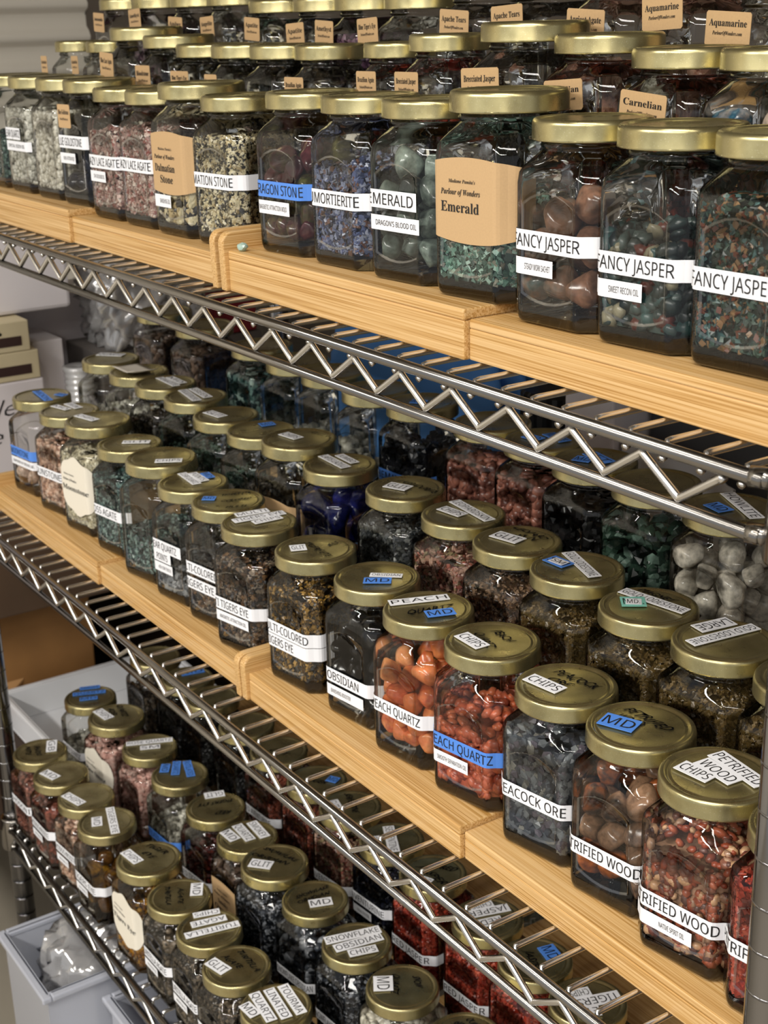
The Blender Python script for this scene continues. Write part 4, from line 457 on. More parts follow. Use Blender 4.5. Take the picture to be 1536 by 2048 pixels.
# ---------------------------------------------------------------- jars
A_, FW = .034, .0228
SIDE = [-.0228, -.0208, -.0196, -.014, -.007, 0, .007, .014, .0196, .0208, .0228]
CORN = [(.0246, .0335), (.0262, .0322), (.0290, .0290), (.0322, .0262), (.0335, .0246)]
def outline():
    """one loop around the jar as (x, y, t or None, panel?) starting at the left of the front face (-y side), going towards +x"""
    L = []
    for q in range(4):
        a = R(90*q); c, s = math.cos(a), math.sin(a)
        for t in SIDE: x, y = t, -A_; L.append((c*x-s*y, s*x+c*y, t, 1 if abs(t) < .0200 else 0, (s, -c)))
        for u, v in CORN: x, y = u, -v; L.append((c*x-s*y, s*x+c*y, None, 0, None))
    return L
OUT = outline()
def make_jar_mesh():
    rings = [(0, .90, 0, 0, 0), (.0006, .935, 0, 0, 0), (.0022, .97, 0, 0, 0), (.005, .992, 0, 0, 0), (.008, 1, 0, 0, 0),
             (.0105, 1, 0, -.0, 0), (.0125, 1, 0, .0045, 0), (.0138, 1, 0, .0045, 1), (.035, 1, 0, 0, 1), (.058, 1, 0, 0, 1),
             (.0735, 1, 0, -.0075, 1), (.0748, 1, 0, -.0075, 0), (.0815, 1, 0, -.003, 0), (.0840, .993, .05, 0, 0), (.0862, .98, .15, 0, 0), (.0882, .965, .30, 0, 0),
             (.0902, .95, .48, 0, 0), (.0920, .93, .68, 0, 0), (.0935, .91, .86, 0, 0), (.0948, .9, 1, 0, 0),
             (.0958, 0, 1, 0, 0), (.0968, 0, 1, 0, 0), (.0978, 0, 1, 0, 0), (.0988, 0, 1, 0, 0), (.1000, 0, 1, 0, 0), (.1040, 0, 1, 0, 0)]
    rad = {19: .0290, 20: .0278, 21: .0274, 22: .0288, 23: .0290, 24: .0280, 25: .0280}
    b = MB(); V = []
    for i, (z, s, k, arch, rec) in enumerate(rings):
        for x, y, t, pan, nrm in OUT:
            px, py = x*s, y*s; zz = z
            if t is not None and arch:
                e = (t/.0208)**2; zz += arch*min(1, e) if abs(t) <= .0208 else arch
            elif t is None and arch: zz += arch
            if rec and pan and nrm: px -= nrm[0]*.0010; py -= nrm[1]*.0010
            if k:
                h = math.hypot(x, y); rr = rad.get(i, .0292); cx, cy = x/h*rr, y/h*rr
                px = px*(1-k)+cx*k; py = py*(1-k)+cy*k
            V.append((px, py, zz))
    n = len(OUT); F = []; M = []
    for i in range(len(rings)-1):
        for k in range(n):
            q4 = (i*n+k, i*n+(k+1) % n, (i+1)*n+(k+1) % n, (i+1)*n+k); F.append(q4)
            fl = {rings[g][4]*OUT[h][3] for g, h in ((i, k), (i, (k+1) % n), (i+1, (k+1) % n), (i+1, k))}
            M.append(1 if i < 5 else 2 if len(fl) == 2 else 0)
    b.v = V; b.f = F; b.m = M; b.sm = [True]*len(F)
    c0 = len(b.v); b.v.append((0, 0, .0022))
    for k in range(n): b.f.append(((k+1) % n, k, c0)); b.m.append(1); b.sm.append(True)
    return b.mesh('jar_body', [GLASS, HEEL, EDGE_GLINT])
JAR_ME = make_jar_mesh()
lb = MB()
lb.lathe([(.0283, .1020), (.0326, .1013), (.0336, .1014), (.0339, .1019), (.0337, .1026), (.0337, .1100), (.0334, .1114), (.0328, .1124), (.0318, .1130),
          (.0306, .1130), (.0296, .1127), (.0288, .1120), (.0281, .1117), (.0274, .1119), (.0268, .1122), (.0262, .1121), (.0255, .1119), (.0150, .1120), (.0, .1120)], 56)
for k in range(6):                                                  # the little pressed lugs under the rim
    a = 2*math.pi*k/6
    lb.tube([(.0330*math.cos(a+d), .0330*math.sin(a+d), .1021) for d in (-.12, 0, .12)], .0009, 6)
LID_ME = lb.mesh('lid', [LID])
def peri(u, z=0, off=0):
    """point on the straight jar wall, u metres along the perimeter from the middle of the front face, off metres outside it"""
    n = len(OUT); i0 = 5; pts = [(p[0], p[1]) for p in OUT]
    if u >= 0: idx = i0; step = 1
    else: idx = i0; step = -1
    rem = abs(u)
    while True:
        a = pts[idx % n]; c = pts[(idx+step) % n]; d = math.hypot(c[0]-a[0], c[1]-a[1])
        if rem <= d or d == 0:
            f = rem/d if d else 0; x, y = a[0]+(c[0]-a[0])*f, a[1]+(c[1]-a[1])*f
            nx, ny = (c[1]-a[1])*step/d, -(c[0]-a[0])*step/d
            return (x+nx*off, y+ny*off, z)
        rem -= d; idx += step
UST = sorted(set([0.0]))
def ustops(u0, u1):
    n = len(OUT); s = {round(u0, 5), round(u1, 5)}
    for step in (1, -1):
        u = 0; i = 5
        for _ in range(40):
            a, c = OUT[i % n], OUT[(i+step) % n]; u += math.hypot(c[0]-a[0], c[1]-a[1])*step; i += step
            if u0 < u < u1: s.add(round(u, 5))
    return sorted(s)
TXT = {}
def text_geo(s, shear=0.0, bold=0.0):
    k = (s, shear, bold)
    if k in TXT: return TXT[k]
    cu = bpy.data.curves.new('lettering', 'FONT'); cu.body = s; cu.size = 1; cu.shear = shear; cu.offset = bold; cu.resolution_u = 2
    ob = bpy.data.objects.new('lettering', cu); C.objects.link(ob)
    dg = bpy.context.evaluated_depsgraph_get(); dg.update(); me = bpy.data.meshes.new_from_object(ob.evaluated_get(dg))
    v = [(p.co.x, p.co.y) for p in me.vertices]; f = [tuple(p.vertices) for p in me.polygons]
    bpy.data.objects.remove(ob); bpy.data.curves.remove(cu); bpy.data.meshes.remove(me)
    if not v: v = [(0, 0), (1, 0), (1, 1)]; f = []
    x0 = min(p[0] for p in v); x1 = max(p[0] for p in v)
    v = [((x-x0)/(x1-x0), y) for x, y in v]; TXT[k] = (v, f, x1-x0); return TXT[k]
def letters_flat(b, s, w, cap, place, m=1, shear=0, bold=0.0):
    """letters filling width w (metres) with capital height cap; place(x, y) gives the 3-D point, x from 0..w, y from 0..cap"""
    v, f, _ = text_geo(s, shear, bold); k = cap/.70
    b.add([place(x*w, y*k) for x, y in v], f, m)
def letters_wrap(b, s, u0, u1, z0, cap, off, m=1, shear=0, bold=0.0):
    v, f, _ = text_geo(s, shear, bold); k = cap/.70
    bm = bmesh.new(); vs = [bm.verts.new((u0+x*(u1-u0), y*k, 0)) for x, y in v]
    for q in f:
        try: bm.faces.new([vs[i] for i in q])
        except ValueError: pass
    for st in ustops(u0, u1)[1:-1]:
        bmesh.ops.bisect_plane(bm, geom=bm.verts[:]+bm.edges[:]+bm.faces[:], plane_co=(st, 0, 0), plane_no=(1, 0, 0))
    bm.verts.index_update()
    b.add([peri(p.co.x, z0+p.co.y, off) for p in bm.verts], [tuple(q.index for q in p.verts) for p in bm.faces], m); bm.free()
def front_strip(root, spec, sx):
    kind = spec[0]; b = MB()
    if kind == 's':
        _, s, u0, u1, zc, h, col, (t0, t1) = spec
        us = ustops(u0, u1); n = len(us)
        b.add([peri(u, zc-h/2, .0005) for u in us] + [peri(u, zc+h/2, .0005) for u in us], [(i, i+1, n+i+1, n+i) for i in range(n-1)], 0)
        cap = h*(.60 if h > .010 else .34)
        letters_wrap(b, sans(s), t0+.007, t1+.001, zc-cap/2, cap, .0008)
        return b.build('label_strip', [PAPM[col], INK], root)
    if kind == 'p':
        _, u0, u1, zc, h = spec; us = ustops(u0, u1); n = len(us)
        b.add([peri(u, zc-h/2, .0005) for u in us] + [peri(u, zc+h/2, .0005) for u in us], [(i, i+1, n+i+1, n+i) for i in range(n-1)], 0)
        return b.build('paper_label', [KRAFT], root)
    _, s, zc, wid = spec
    u0, u1 = (-.042, -.042+wid+.036) if kind == 'k' else (-.026, .036)
    us = [u0+(u1-u0)*i/44 for i in range(45)]; us = sorted(set(us) | set(ustops(u0, u1))); n = len(us); uc = (u0+u1)/2
    def hh(u):
        q = (u-uc)/((u1-u0)/2)
        if kind == 'k': return .0235*(1-.30*q*q)
        return .029*(max(0, 1-abs(q)**2.6))**.5*(1+.06*math.cos(2.3*math.pi*q)) + .0006
    b.add([peri(u, zc-hh(u), .0005) for u in us] + [peri(u, zc+hh(u), .0005) for u in us], [(i, i+1, n+i+1, n+i) for i in range(n-1)], 0)
    if kind == 'k':
        letters_wrap(b, ital("Madame Pamita's"), -.013, .009, zc+.0095, .0020, .0008)
        letters_wrap(b, ital('Parlour of Wonders'), -.0195, .013, zc+.0030, .0032, .0008)
        ln = s.split('|')
        for i, q in enumerate(ln):
            letters_wrap(b, serif(q), -.0195 if len(q) > 5 else -.012, .012 if len(q) > 5 else .008, zc-.0065-.0085*i, .0058, .0008)
    else:
        letters_wrap(b, ital("Madame Pamita's"), -.018, .002, zc+.010, .0018, .0008)
        letters_wrap(b, ital('Parlour of Wonders'), -.020, .006, zc+.004, .0026, .0008)
        letters_wrap(b, serif(s), -.022, .026, zc-.006, .0055, .0008)
    return b.build('paper_label', [KRAFT if kind == 'k' else CREAM, INK], root)
def sans(s):                                                        # mathematical sans-serif letters
    return ''.join(chr(0x1D5A0+ord(c)-65) if 'A' <= c <= 'Z' else c for c in s)
def ital(s):                                                        # mathematical bold italic letters
    return ''.join(chr(0x1D468+ord(c)-65) if 'A' <= c <= 'Z' else chr(0x1D482+ord(c)-97) if 'a' <= c <= 'z' else c for c in s)
def serif(s):                                                       # mathematical bold serif letters
    o = ''
    for ch in s:
        if 'A' <= ch <= 'Z': o += chr(0x1D400+ord(ch)-65)
        elif 'a' <= ch <= 'z': o += chr(0x1D41A+ord(ch)-97)
        else: o += ch
    return o
def lid_sticker(lid, spec, k):
    s, x0, y0, x1, y1, h, col = spec
    a = Vector((x0, y0, 0)); d = Vector((x1, y1, 0)) - a; w = max(d.length, .004); d.normalize(); q = Vector((-d.y, d.x, 0))
    zt = .1132 + .00012*k; b = MB()
    if col == 'h':
        rng = random.Random(s); x = 0; W = w/len(s)
        letters_flat(b, s, w, h*.58, lambda x, y: a + d*(x+y*.25) + q*(y-h*.3+.0008*math.sin(x*700+len(s))) + Vector((0, 0, .1125)), 0, .25)
        letters_flat(b, s, w, h*.58, lambda x, y: a + d*(x+y*.25+.00045) + q*(y-h*.3+.0002+.0008*math.sin(x*700+len(s))) + Vector((0, 0, .1125)), 0, .25)
        return b.build('handwriting', [INK], lid)
    p = [a - q*h/2, a + d*w - q*h/2, a + d*w + q*h/2, a + q*h/2]
    v = [r_ + Vector((0, 0, zt-.00045)) for r_ in p] + [r_ + Vector((0, 0, zt)) for r_ in p]
    b.add(v, [(3, 2, 1, 0), (4, 5, 6, 7), (0, 1, 5, 4), (1, 2, 6, 5), (2, 3, 7, 6), (3, 0, 4, 7)], 0)
    cap = h*.62; mg = min(w*.09, .0016)
    letters_flat(b, sans(s), w-2*mg, cap, lambda x, y: a + d*(x+mg) + q*(y-cap/2) + Vector((0, 0, zt+.0001)), 1)
    return b.build('lid_sticker', [PAPM[col], INK], lid)
def kraft_tag(root, spec):
    s, x, z, w, h, tilt = spec; b = MB(); t = R(tilt); ct, st_ = math.cos(t), math.sin(t); y = -.0362
    P = lambda u, v, dy=0: (x+u*ct-v*st_, y+dy, z+u*st_+v*ct)
    c = .0012; poly = [(-w/2+c, -h/2), (w/2-c, -h/2), (w/2, -h/2+c), (w/2, h/2-c), (w/2-c, h/2), (-w/2+c, h/2), (-w/2, h/2-c), (-w/2, -h/2+c)]
    n = 8; b.add([P(u, v) for u, v in poly] + [P(u, v, .0004) for u, v in poly], [tuple(range(n)), tuple(range(2*n-1, n-1, -1))] + [(i, n+i, n+(i+1) % n, (i+1) % n) for i in range(n)], 0)
    letters_flat(b, serif(s), w*.84, h*.20, lambda u, v: P(u-w*.42, v+h*.08, -.0003))
    letters_flat(b, ital('ParlourOfWonders.com'), w*.66, h*.11, lambda u, v: P(u-w*.33, v-h*.17, -.0003), 1)
    return b.build('kraft_tag', [KRAFT, INK], root)

# contents ------------------------------------------------------------
HEAPS = {}
bm = bmesh.new(); bmesh.ops.create_icosphere(bm, subdivisions=1, radius=1); bm.verts.index_update()
ICO = [(v.co.x*1.15, v.co.y*.95, v.co.z*.62) for v in bm.verts]; ICOF = [tuple(v.index for v in f.verts) for f in bm.faces]; bm.free()
CH = [((-1, -.8, -.3), (.9, -1, -.35), (1.1, .7, -.2), (-.6, 1, -.4), (-.8, -.9, .35), (.7, -.6, .5), (.9, .9, .25), (-1, .6, .45)),
      ((-1.2, -.5, -.3), (1.0, -.7, -.2), (1.2, .4, -.4), (-1, .6, -.2), (-.9, -.4, .4), (1.1, -.5, .3), (.7, .6, .35), (-1.1, .3, .5)),
      ((-.8, -.8, -.6), (.8, -.9, -.5), (.9, .6, -.6), (-.7, .9, -.5), (-.6, -.7, .6), (.5, -.8, .7), (.8, .8, .4), (-.9, .5, .6))]
CF = [(0, 3, 2, 1), (4, 5, 6, 7), (0, 1, 5, 4), (1, 2, 6, 5), (2, 3, 7, 6), (3, 0, 4, 7)]
def heap(fill, size, var):
    fill = min(fill, .0805); k = (fill, size, var)
    if k in HEAPS: return HEAPS[k]
    rng = random.Random(int(fill*1e4)*7+int(size*1e5)+var); b = MB(); hs = size*.5; z0 = .0105
    def chip(x, y, z, nrm=None, tilt=1.0):
        e = Euler((rng.uniform(-tilt, tilt), rng.uniform(-tilt, tilt), rng.uniform(0, 6.28))).to_matrix()
        if nrm is not None:
            e = Vector((0, 0, 1)).rotation_difference(Vector(nrm)).to_matrix() @ e
        big = size >= .0068
        sh = ICO if big else CH[rng.randrange(3)]; sc = hs*rng.uniform(.65, 1.15)*(1.12 if big else 1); sq = rng.uniform(.7, 1.1)
        v = []
        for p in sh:
            q = e @ Vector((p[0]*sc*rng.uniform(.85, 1.15), p[1]*sc*sq*rng.uniform(.85, 1.15), p[2]*sc*rng.uniform(.8, 1.2)))
            X, Y, Z = x+q.x, y+q.y, z+q.z
            lim = A_-.0013; X = max(-lim, min(lim, X)); Y = max(-lim, min(lim, Y)); Z = min(.0832, max(.0088, Z))
            t = abs(X)+abs(Y); mx = .0556
            if t > mx: X *= mx/t; Y *= mx/t
            v.append((X, Y, Z))
        b.add(v, ICOF if big else CF, 0, big and var == 1)
    ht = lambda x, y: fill + .0035*math.sin(x*120+var)+.003*math.sin(y*150+var*2) - .10*math.hypot(x, y)*(.5 if fill > .05 else 0)
    per = .2476; nw = int(per*(fill-z0)/(size*size*.30))
    for _ in range(nw):
        u = rng.uniform(-per/2, per/2); z = rng.uniform(z0, fill)
        p = peri(u, z, -(.0016+hs*.62)); q = peri(u, z, 0); chip(p[0], p[1], p[2], (p[0]-q[0], p[1]-q[1], 0), .75)
    nt_ = int(.062*.062/(size*size*.42))
    for _ in range(nt_):
        x, y = rng.uniform(-.0315, .0315), rng.uniform(-.0315, .0315)
        if abs(x)+abs(y) > .053: continue
        chip(x, y, min(.0868, ht(x, y)+rng.uniform(-.2, .5)*hs), None, .8)
    cc = .0285; pts = [(-cc, -cc*.7), (-cc*.7, -cc), (cc*.7, -cc), (cc, -cc*.7), (cc, cc*.7), (cc*.7, cc), (-cc*.7, cc), (-cc, cc*.7)]
    b.add([(x, y, .0095) for x, y in pts] + [(x, y, max(.011, fill-hs*1.2-.006)) for x, y in pts], [tuple(range(7, -1, -1)), tuple(range(8, 16))] + [(i, (i+1) % 8, 8+(i+1) % 8, 8+i) for i in range(8)])
    HEAPS[k] = b.mesh('gemstone_chips', []); HEAPS[k].materials.append(None); return HEAPS[k]
STONES = []
for sd in range(7):
    rng = random.Random(sd+11); bm = bmesh.new(); bmesh.ops.create_icosphere(bm, subdivisions=3, radius=1)
    cuts = [(Vector((rng.gauss(0, 1), rng.gauss(0, 1), rng.gauss(0, 1))).normalized(), rng.uniform(.55, .85)) for _ in range(9)]
    for v in bm.verts:
        for d, h in cuts:
            t = v.co.dot(d)
            if t > h: v.co -= d*(t-h)*.80
        v.co.x *= 1.06; v.co.y *= .92; v.co.z *= .84
    me = bpy.data.meshes.new('tumbled_stone'); bm.to_mesh(me); bm.free()
    for p in me.polygons: p.use_smooth = True
    me.materials.append(None); STONES.append(me)
def pack(r, fill, seed):
    rs = np.random.RandomState(seed); cap = .062*.062*(fill-.010)*.60; n = max(3, int(1.38*cap/(4.19*r**3*.95)))
    p = np.stack([rs.uniform(-.028+r, .028-r, n), rs.uniform(-.028+r, .028-r, n), rs.uniform(.01+r, fill, n)], 1); rad = r*rs.uniform(.85, 1.12, n)
    for it in range(260):
        p[:, 2] -= .0006
        d = p[:, None]-p[None]; L = np.linalg.norm(d, axis=2)+1e-9; ov = (rad[:, None]+rad[None])*.93-L; np.fill_diagonal(ov, 0); ov = np.clip(ov, 0, None)
        p += (d/L[..., None]*ov[..., None]*.28).sum(1)
        lim = .0318-rad*.95
        p[:, 0] = np.clip(p[:, 0], -lim, lim); p[:, 1] = np.clip(p[:, 1], -lim, lim)
        s = np.abs(p[:, 0])+np.abs(p[:, 1]); mx = .0545-rad*1.30; k = np.where(s > mx, mx/np.maximum(s, 1e-6), 1); p[:, 0] *= k; p[:, 1] *= k
        p[:, 2] = np.clip(p[:, 2], .0098+rad*.95, .0870-rad)
    return p, rad
ROWN = {'A1': 'jars in the front row of the top shelf', 'A2': 'jars in the second row of the top shelf', 'A3': 'jars in the back row of the top shelf', 'B1': 'jars in the front row of the middle shelf',
        'B2': 'jars in the second row of the middle shelf', 'B3': 'jars in the third row of the middle shelf', 'C1': 'jars in the front row of the bottom shelf', 'C2': 'jars in the second row of the bottom shelf', 'C3': 'jars in the third row of the bottom shelf'}
PAPER_JAR = [i for i, q in enumerate(JARS) if 'paper scrap' in q[11]][0]
for ji, (row, x, y, z, rot, sx, sz, cont, F, T, tags, lab, cd) in enumerate(JARS):
    rng = random.Random(ji*13+5)
    j = empty('glass_jar', (x, y, z), R(rot)); j.scale = (sx, sx, sz)
    tag(j, 'glass jar ' + lab, 'jar', ROWN[row])
    link('jar_body', JAR_ME, j)
    lid = link('lid', LID_ME, j, (0, 0, 0)); lid.rotation_euler.z = 0
    for f in F: front_strip(j, f, sx)
    for k, t in enumerate(T): lid_sticker(lid, t, k)
    for t in tags: kraft_tag(j, t)
    if not cont: continue
    if cont[0] == 'chips':
        o = link('gemstone_chips', heap(cont[2], cont[3], 1 if cont[1] in ('fjp', 'peachc', 'petc', 'teye', 'turi', 'snow', 'pale', 'clear', 'rhodo', 'sun') else 0), None, (x, y, z), R(rot)+rng.randrange(4)*math.pi/2); o.scale = (sx, sx, sz)
        o.material_slots[0].link = 'OBJECT'; o.material_slots[0].material = chip_mat(cont[1])
        tag(o, cd, 'gemstone chips', None, 'stuff')
    else:
        p, rad = pack(cont[3], cont[2], ji+1); c, s = math.cos(R(rot)), math.sin(R(rot)); top = p[:, 2].max()
        mt = stone_mat(cont[1])
        for q, rr in zip(p, rad):
            if not (q[1] < -.030+2.6*rr or q[0] > .030-2.6*rr or q[2] > top-2.0*rr): continue
            o = link('tumbled_stone', STONES[rng.randrange(7)], None, (x+sx*(c*q[0]-s*q[1]), y+sx*(s*q[0]+c*q[1]), z+sz*q[2]))
            o.rotation_euler = (rng.uniform(0, 6.28), rng.uniform(0, 6.28), rng.uniform(0, 6.28)); o.scale = (rr*sx*.98,)*3
            o.material_slots[0].link = 'OBJECT'; o.material_slots[0].material = mt
            tag(o, cd, 'tumbled stone', cd)
# ---------------------------------------------------------------- things around and behind the jars
from mathutils import noise as mnoise
CARD = plain('cardboard', '#9a6d3a', .8, var=.2, bscale=40); CARDL = plain('cardboard_inside', '#b98c5a', .8); WHITEC = plain('white_card', '#ddd6d8', .7)
FOAM = plain('white_foam', '#e6e0e2', .65); CREAMB = plain('cream_box', '#cdbf9c', .7); BROWNBAND = plain('dark_brown_band', '#38231f', .6)
DARKWOOD = plain('dark_wood', '#3a2a1e', .6, var=.4, bscale=12); BLUEC = plain('blue_cloth', '#5a9aea', .75); REDP = plain('red_packet', '#8a2430', .5)
TRAYW = plain('white_plastic', '#dfe0e2', .35); GREYB = plain('grey_board', '#4a4a4c', .6); BLACKP = plain('black_plastic', '#0d0d10', .35)
def bag_mat(name, tint, dif, mixv, gl=.35):
    m = bpy.data.materials.new(name); m.use_nodes = True; nt = m.node_tree; nt.nodes.clear(); out = N(nt, 'ShaderNodeOutputMaterial')
    tr = N(nt, 'ShaderNodeBsdfTransparent'); tr.inputs[0].default_value = tint; df = N(nt, 'ShaderNodeBsdfDiffuse'); df.inputs[0].default_value = dif
    g = N(nt, 'ShaderNodeBsdfGlossy'); g.inputs['Roughness'].default_value = .12; m1 = N(nt, 'ShaderNodeMixShader'); m1.inputs[0].default_value = mixv
    fr = N(nt, 'ShaderNodeFresnel'); fr.inputs[0].default_value = 1.5; ml = N(nt, 'ShaderNodeMath', operation='MULTIPLY_ADD'); ml.inputs[1].default_value = 1.6; ml.inputs[2].default_value = gl*.25
    m2 = N(nt, 'ShaderNodeMixShader'); L = nt.links.new
    L(tr.outputs[0], m1.inputs[1]); L(df.outputs[0], m1.inputs[2]); L(fr.outputs[0], ml.inputs[0]); L(ml.outputs[0], m2.inputs[0]); L(m1.outputs[0], m2.inputs[1]); L(g.outputs[0], m2.inputs[2]); L(m2.outputs[0], out.inputs[0])
    return m
CLEARBAG = bag_mat('clear_bag', (.90, .89, .89, 1), (.80, .79, .79, 1), .36, .7); BINM = bag_mat('translucent_bin', (.72, .76, .86, 1), (.80, .83, .93, 1), .55, .1)
GREENBAG = bag_mat('dark_green_bag', (.3, .34, .28, 1), (.06, .075, .05, 1), .75)
def crumple(name, mat, c, half, amp, freq, seed, flat=.0):
    bm = bmesh.new(); bmesh.ops.create_icosphere(bm, subdivisions=5, radius=1)
    for v in bm.verts:
        d = v.co.copy(); m = max(abs(d.x), abs(d.y), abs(d.z)); d = d.lerp(d/m*.86, .55)
        p = d*freq+Vector((seed, seed*2.3, seed*.7)); n1 = 1-abs(mnoise.noise(p))*2; n2 = 1-abs(mnoise.noise(p*2.3))*2; n3 = 1-abs(mnoise.noise(p*5.1))*2
        d *= 1 + amp*(n1*.7+n2*.35+n3*.18-.6)
        if d.z < -.82: d.z = -.82
        d.x = max(-1.04, min(1.04, d.x)); d.y = max(-1.04, min(1.04, d.y))
        v.co = Vector((c[0]+d.x*half[0], c[1]+d.y*half[1], c[2]+(d.z+.82)*half[2]))
    me = bpy.data.meshes.new(name); bm.to_mesh(me); bm.free(); me.materials.append(mat)
    for p in me.polygons: p.use_smooth = True
    return link(name, me)
def boxthing(name, x0, x1, y0, y1, z0, z1, m, label, cat, bw=.002):
    b = MB(); b.box(x0, x1, y0, y1, z0, z1); o = bevel(b.build(name, m), bw)
    if label: tag(o, label, cat)
    return o
def openbox(b, x0, x1, y0, y1, z0, z1, t, m=0, skip='top'):
    b.box(x0, x1, y0, y1, z0, z0+t, m)
    b.box(x0, x0+t, y0, y1, z0+t, z1, m)
    if skip != 'front': b.box(x1-t, x1, y0, y1, z0+t, z1, m)
    b.box(x0+t, x1-t, y0, y0+t, z0+t, z1, m); b.box(x0+t, x1-t, y1-t, y1, z0+t, z1, m)
    if skip == 'front': b.box(x0+t, x1, y0+t, y1-t, z1-t, z1, m)
# low stand at the left end of the unit, with the things stacked on it
t = empty('low_stand', (-2.1, .2, 0)); tag(t, 'dark wooden low stand at the left end of the wire shelving', 'stand')
b = MB(); b.box(-.42, .43, -.5, .44, .485, .511); bevel(b.build('stand_top', DARKWOOD, t), .003)
for x in (-.40, .39):
    for y in (-.48, .40): b = MB(); b.box(x, x+.035, y, y+.035, 0, .485); b.build('leg', DARKWOOD, t)
b = MB(); openbox(b, -1.905, -1.685, .10, .36, .5115, .563, .004)
b.box(-1.909, -1.681, .094, .10, .557, .565); b.box(-1.909, -1.681, .36, .366, .557, .565); b.box(-1.911, -1.905, .094, .366, .557, .565); b.box(-1.685, -1.679, .094, .366, .557, .565)
tag(bevel(b.build('plastic_tray', TRAYW), .0012), 'shallow white plastic tray beside the bottom shelf jars', 'tray')
t = empty('cardboard_box', (-1.93, .05, .5115)); tag(t, 'brown cardboard box with a folded down flap behind the white tray', 'box')
b = MB(); b.box(-.20, 0, -.30, .205, 0, .188); bevel(b.build('box_body', CARD, t), .003)
b = MB(); b.add([(0.0005, -.29, .052), (0.0005, .09, .052), (.022, .045, .030), (.022, -.29, .030), (0.0005, -.29, .056), (0.0005, .09, .056), (.022, .045, .034), (.022, -.29, .034)], [(3, 2, 1, 0), (4, 5, 6, 7), (0, 1, 5, 4), (1, 2, 6, 5), (2, 3, 7, 6), (3, 0, 4, 7)]); b.build('flap', CARDL, t)
boxthing('dark_gap_block', -2.42, -2.14, -.28, .62, .5115, .70, DARKWOOD, 'dark brown block added to fill the dark gap behind the flapped cardboard box', 'filler block')  # added block, darkens the void seen through the wires
boxthing('cardboard_carton', -2.13, -1.858, -.2, .56, .7005, .858, plain('dim_cardboard', '#5a4430', .8, var=.3, bscale=14), 'dim brown carton under the white and cream boxes at the left', 'carton')
b = MB(); b.box(-2.0, -1.862, -.06, .197, .8585, 1.036)
bevel(b.build('white_carton', WHITEC), .003); o = bpy.data.objects['white_carton']; tag(o, 'white carton with black handwriting at the left photo edge', 'carton')
for s, y0, z0, w, h in (('Maple', .054, .990, .096, .024), ('Sale', .052, .952, .076, .024)):
    b = MB(); letters_flat(b, s, w, h, lambda x, y: Vector((-1.8614, y0+x+y*.25, z0+y)), 0, .2, -.01); b.build('handwriting', INK, o)
for k, (z0, z1, y1, lab) in enumerate(((1.0365, 1.076, .190, 'cream box with a dark band, lower of the pair on the white carton'), (1.0765, 1.118, .180, 'cream box with printed dark figure, upper of the pair on the white carton'))):
    t = empty('cream_box', (-1.862, .053, z0)); tag(t, lab, 'box', 'cream boxes on the white carton')
    b = MB(); b.box(-.12, 0, -.08, y1-.05, 0, z1-z0); bevel(b.build('box_body', CREAMB, t), .0015)
    b = MB(); b.box(-.001, .0006, -.078, y1-.062, .008, .021); b.build('dark_band', BROWNBAND, t)
    if k: b = MB(); b.lathe([(0, .024), (.006, .0245), (.0068, .027), (.004, .029), (.0035, .034), (.0022, .036), (.0026, .0385), (.0, .0405)], 16, 0, (0, 0)); o2 = b.build('printed_figure', BLACKP, t, (.0004, .085, 0)); o2.scale = (.06, 1, 1)
boxthing('foam_box', -2.12, -1.90, .02, .262, 1.1195, 1.31, FOAM, 'large white foam box above the cream boxes under the top shelf', 'box', .006)
boxthing('white_cardboard_box', -2.12, -2.01, -.1, .40, .8585, 1.119, WHITEC, 'pale carton standing behind the white carton and cream boxes', 'box')
boxthing('white_liner_box', -1.999, -1.90, .199, .243, .8585, 1.0775, FOAM, 'narrow white box beside the stack of clear cups', 'box')
b = MB(); pr = [(0, .8585), (.018, .8585)]; z = .8605
while z < 1.03: pr += [(.0185, z), (.0205, z+.003), (.0205, z+.0055), (.0185, z+.0075)]; z += .0085
pr += [(.0215, z+.002), (.022, z+.008), (.018, z+.009), (.0, z+.006)]
b.lathe(pr, 32, 0, (-1.884, .256)); tag(b.build('stacked_cups', bag_mat('clear_cup', (.9, .92, .92, 1), (.95, .96, .97, 1), .75)), 'column of nested ridged clear plastic cups behind the leftmost jars', 'cup stack')
boxthing('shade_grey_carton', -2.0, -1.87, .285, .545, .8585, 1.052, plain('shade_grey_card', '#6a6460', .7), 'carton coloured shadow grey under the crumpled clear bag', 'carton')  # white carton with its shadow put into the base colour
tag(crumple('plastic_bag', CLEARBAG, (-1.92, .375, 1.0525), (.085, .082, .10), .34, 2.6, 3.1), 'crumpled clear plastic bag under the left of the top shelf', 'bag')
boxthing('red_packet', -1.90, -1.872, .468, .54, 1.0525, 1.13, REDP, 'dull red packet beside the crumpled clear bag', 'packet', .004)
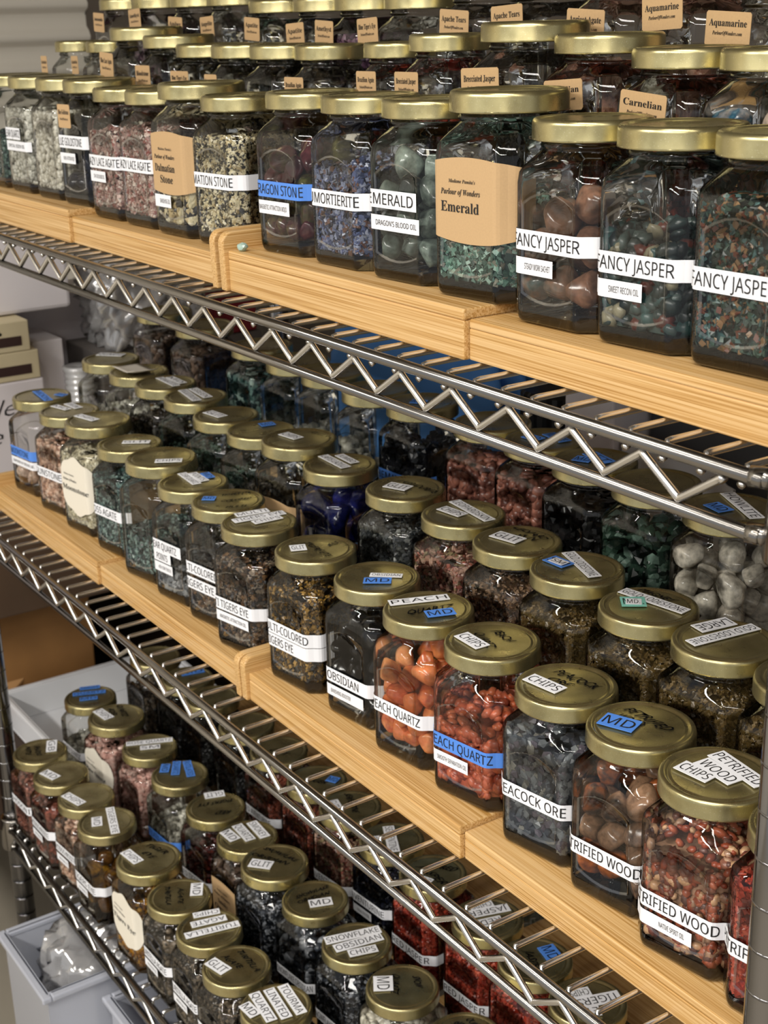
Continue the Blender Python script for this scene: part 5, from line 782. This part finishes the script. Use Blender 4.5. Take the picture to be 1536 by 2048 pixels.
# behind the jars on the middle shelf
DZB = ZB+.0043
tag(crumple('blue_bag', BLUEC, (-1.235, .408, DZB), (.185, .044, .150), .16, 2.2, 7.7), 'folded blue cloth bag behind the middle shelf jars', 'bag')
b = MB(); pr = [(0, DZB), (.036, DZB), (.037, DZB+.004), (.037, DZB+.165), (.033, DZB+.17), (0, DZB+.17)]; t = empty('black_lidded_tub', (-1.012, .40, 0)); tag(t, 'grey tub with ribbed black lid behind the middle shelf jars', 'tub')
b.lathe(pr, 36); b.build('tub_body', GREYB, t)
b = MB(); n = 48; v = []
for z, rr in ((DZB+.168, .0385), (DZB+.205, .0385), (DZB+.208, .036)): v += [((rr-(.0012 if k % 2 else 0))*math.cos(2*math.pi*k/n), (rr-(.0012 if k % 2 else 0))*math.sin(2*math.pi*k/n), z) for k in range(n)]
b.add(v, [(i*n+k, i*n+(k+1) % n, (i+1)*n+(k+1) % n, (i+1)*n+k) for i in range(2) for k in range(n)] + [tuple(range(2*n, 3*n))]); b.build('ribbed_lid', BLACKP, t)
boxthing('white_paper_box', -.965, -.90, .365, .435, DZB, DZB+.235, WHITEC, 'upright white box behind the middle shelf jars', 'box')
boxthing('grey_document_box', -.895, -.70, .405, .44, DZB, DZB+.245, GREYB, 'dark grey board box at the back of the middle shelf', 'box')
b = MB(); pr = []
for i in range(15):
    x = -.93+.0095*i; pr.append((x, .372+.006*math.sin(i*.9), DZB), ) if False else None
V = []; F = []
for i in range(15):
    for jz in range(5): V.append((-.895+.0098*i, .365+.007*math.sin(i*.8)+.004*jz*.5, DZB+.1+.0235*jz*(1-.012*i)))
for dy in (.003,): V += [(x, y+dy, z) for x, y, z in V[:75]]
for i in range(14):
    for jz in range(4): a = i*5+jz; F += [(a, a+5, a+6, a+1), (75+a+1, 75+a+6, 75+a+5, 75+a)]
F += [(i*5+4, i*5+9, 75+i*5+9, 75+i*5+4) for i in range(14)]
b.add(V, F, 0, True); b.box(-.895, -.757, .368, .376, DZB, DZB+.104); tag(b.build('paper_bag', plain('white_paper', '#e4e6ea', .6)), 'white curled paper bag behind the middle shelf jars at the right', 'paper bag')
boxthing('wooden_box', -.69, -.44, .36, .44, DZB, DZB+.18, plain('dark_red_wood', '#2c1710', .5, var=.4, bscale=20), 'dark brown wooden box at the right back of the middle shelf', 'box')
tag(crumple('green_plastic_bag', GREENBAG, (-.93, .418, ZC+.0043), (.36, .030, .10), .22, 3.4, 1.7), 'dark green crinkled plastic bag behind the bottom shelf jars', 'bag')
# paper scrap on one lid of the second row
q = JARS[PAPER_JAR]; V = []; F = []
for i in range(9):
    for k in range(6): V.append((q[1]-.026+.0068*i, q[2]-.021+.0066*k, q[3]+.1141+.0045*max(0, (i-5)/3)**2+.002*max(0, (2-k)/2)**2))
n = len(V); V += [(x, y, z+.0005) for x, y, z in V]
for i in range(8):
    for k in range(5): a = i*6+k; F += [(a, a+1, a+7, a+6), (n+a+6, n+a+7, n+a+1, n+a)]
e = [i*6 for i in range(9)] + [48+k for k in range(1, 6)] + [i*6+5 for i in range(7, -1, -1)] + [k for k in range(4, 0, -1)]
F += [(e[i], e[(i+1) % len(e)], n+e[(i+1) % len(e)], n+e[i]) for i in range(len(e))]
b = MB(); b.add(V, F, 0, True); tag(b.build('paper_scrap', plain('scrap_paper', '#cfc8bc', .7)), 'crumpled pale paper scrap lying on a gold lid, middle shelf', 'paper')
# bins below the bottom shelf, at the lower left
for x0, x1, y0, y1, z1, lab in ((-1.548, -1.386, -.055, .26, .42, 'translucent plastic bin holding a clear bag below the bottom shelf, left'), (-1.376, -1.205, .012, .26, .402, 'translucent plastic bin below the bottom shelf, beside the bagged bin')):
    z0 = ZD+.0043; t = empty('plastic_bin', (x0, y0, z0)); tag(t, lab, 'bin', 'plastic bins under the shelves')
    w, d, h = x1-x0, y1-y0, z1-z0; b = MB(); openbox(b, .008, w-.008, .008, d-.008, 0, h, .003); b.build('bin_body', BINM, t)
    b = MB(); b.box(0, w, 0, .012, h-.008, h); b.box(0, w, d-.012, d, h-.008, h); b.box(0, .012, .012, d-.012, h-.008, h); b.box(w-.012, w, .012, d-.012, h-.008, h); bevel(b.build('rim', BINM, t), .002)
tag(crumple('plastic_bag', CLEARBAG, (-1.467, .1025, ZD+.0085), (.0655, .138, .165), .24, 3.2, 9.2), 'crumpled clear plastic bag stuffed in the bin at the lower left', 'bag')
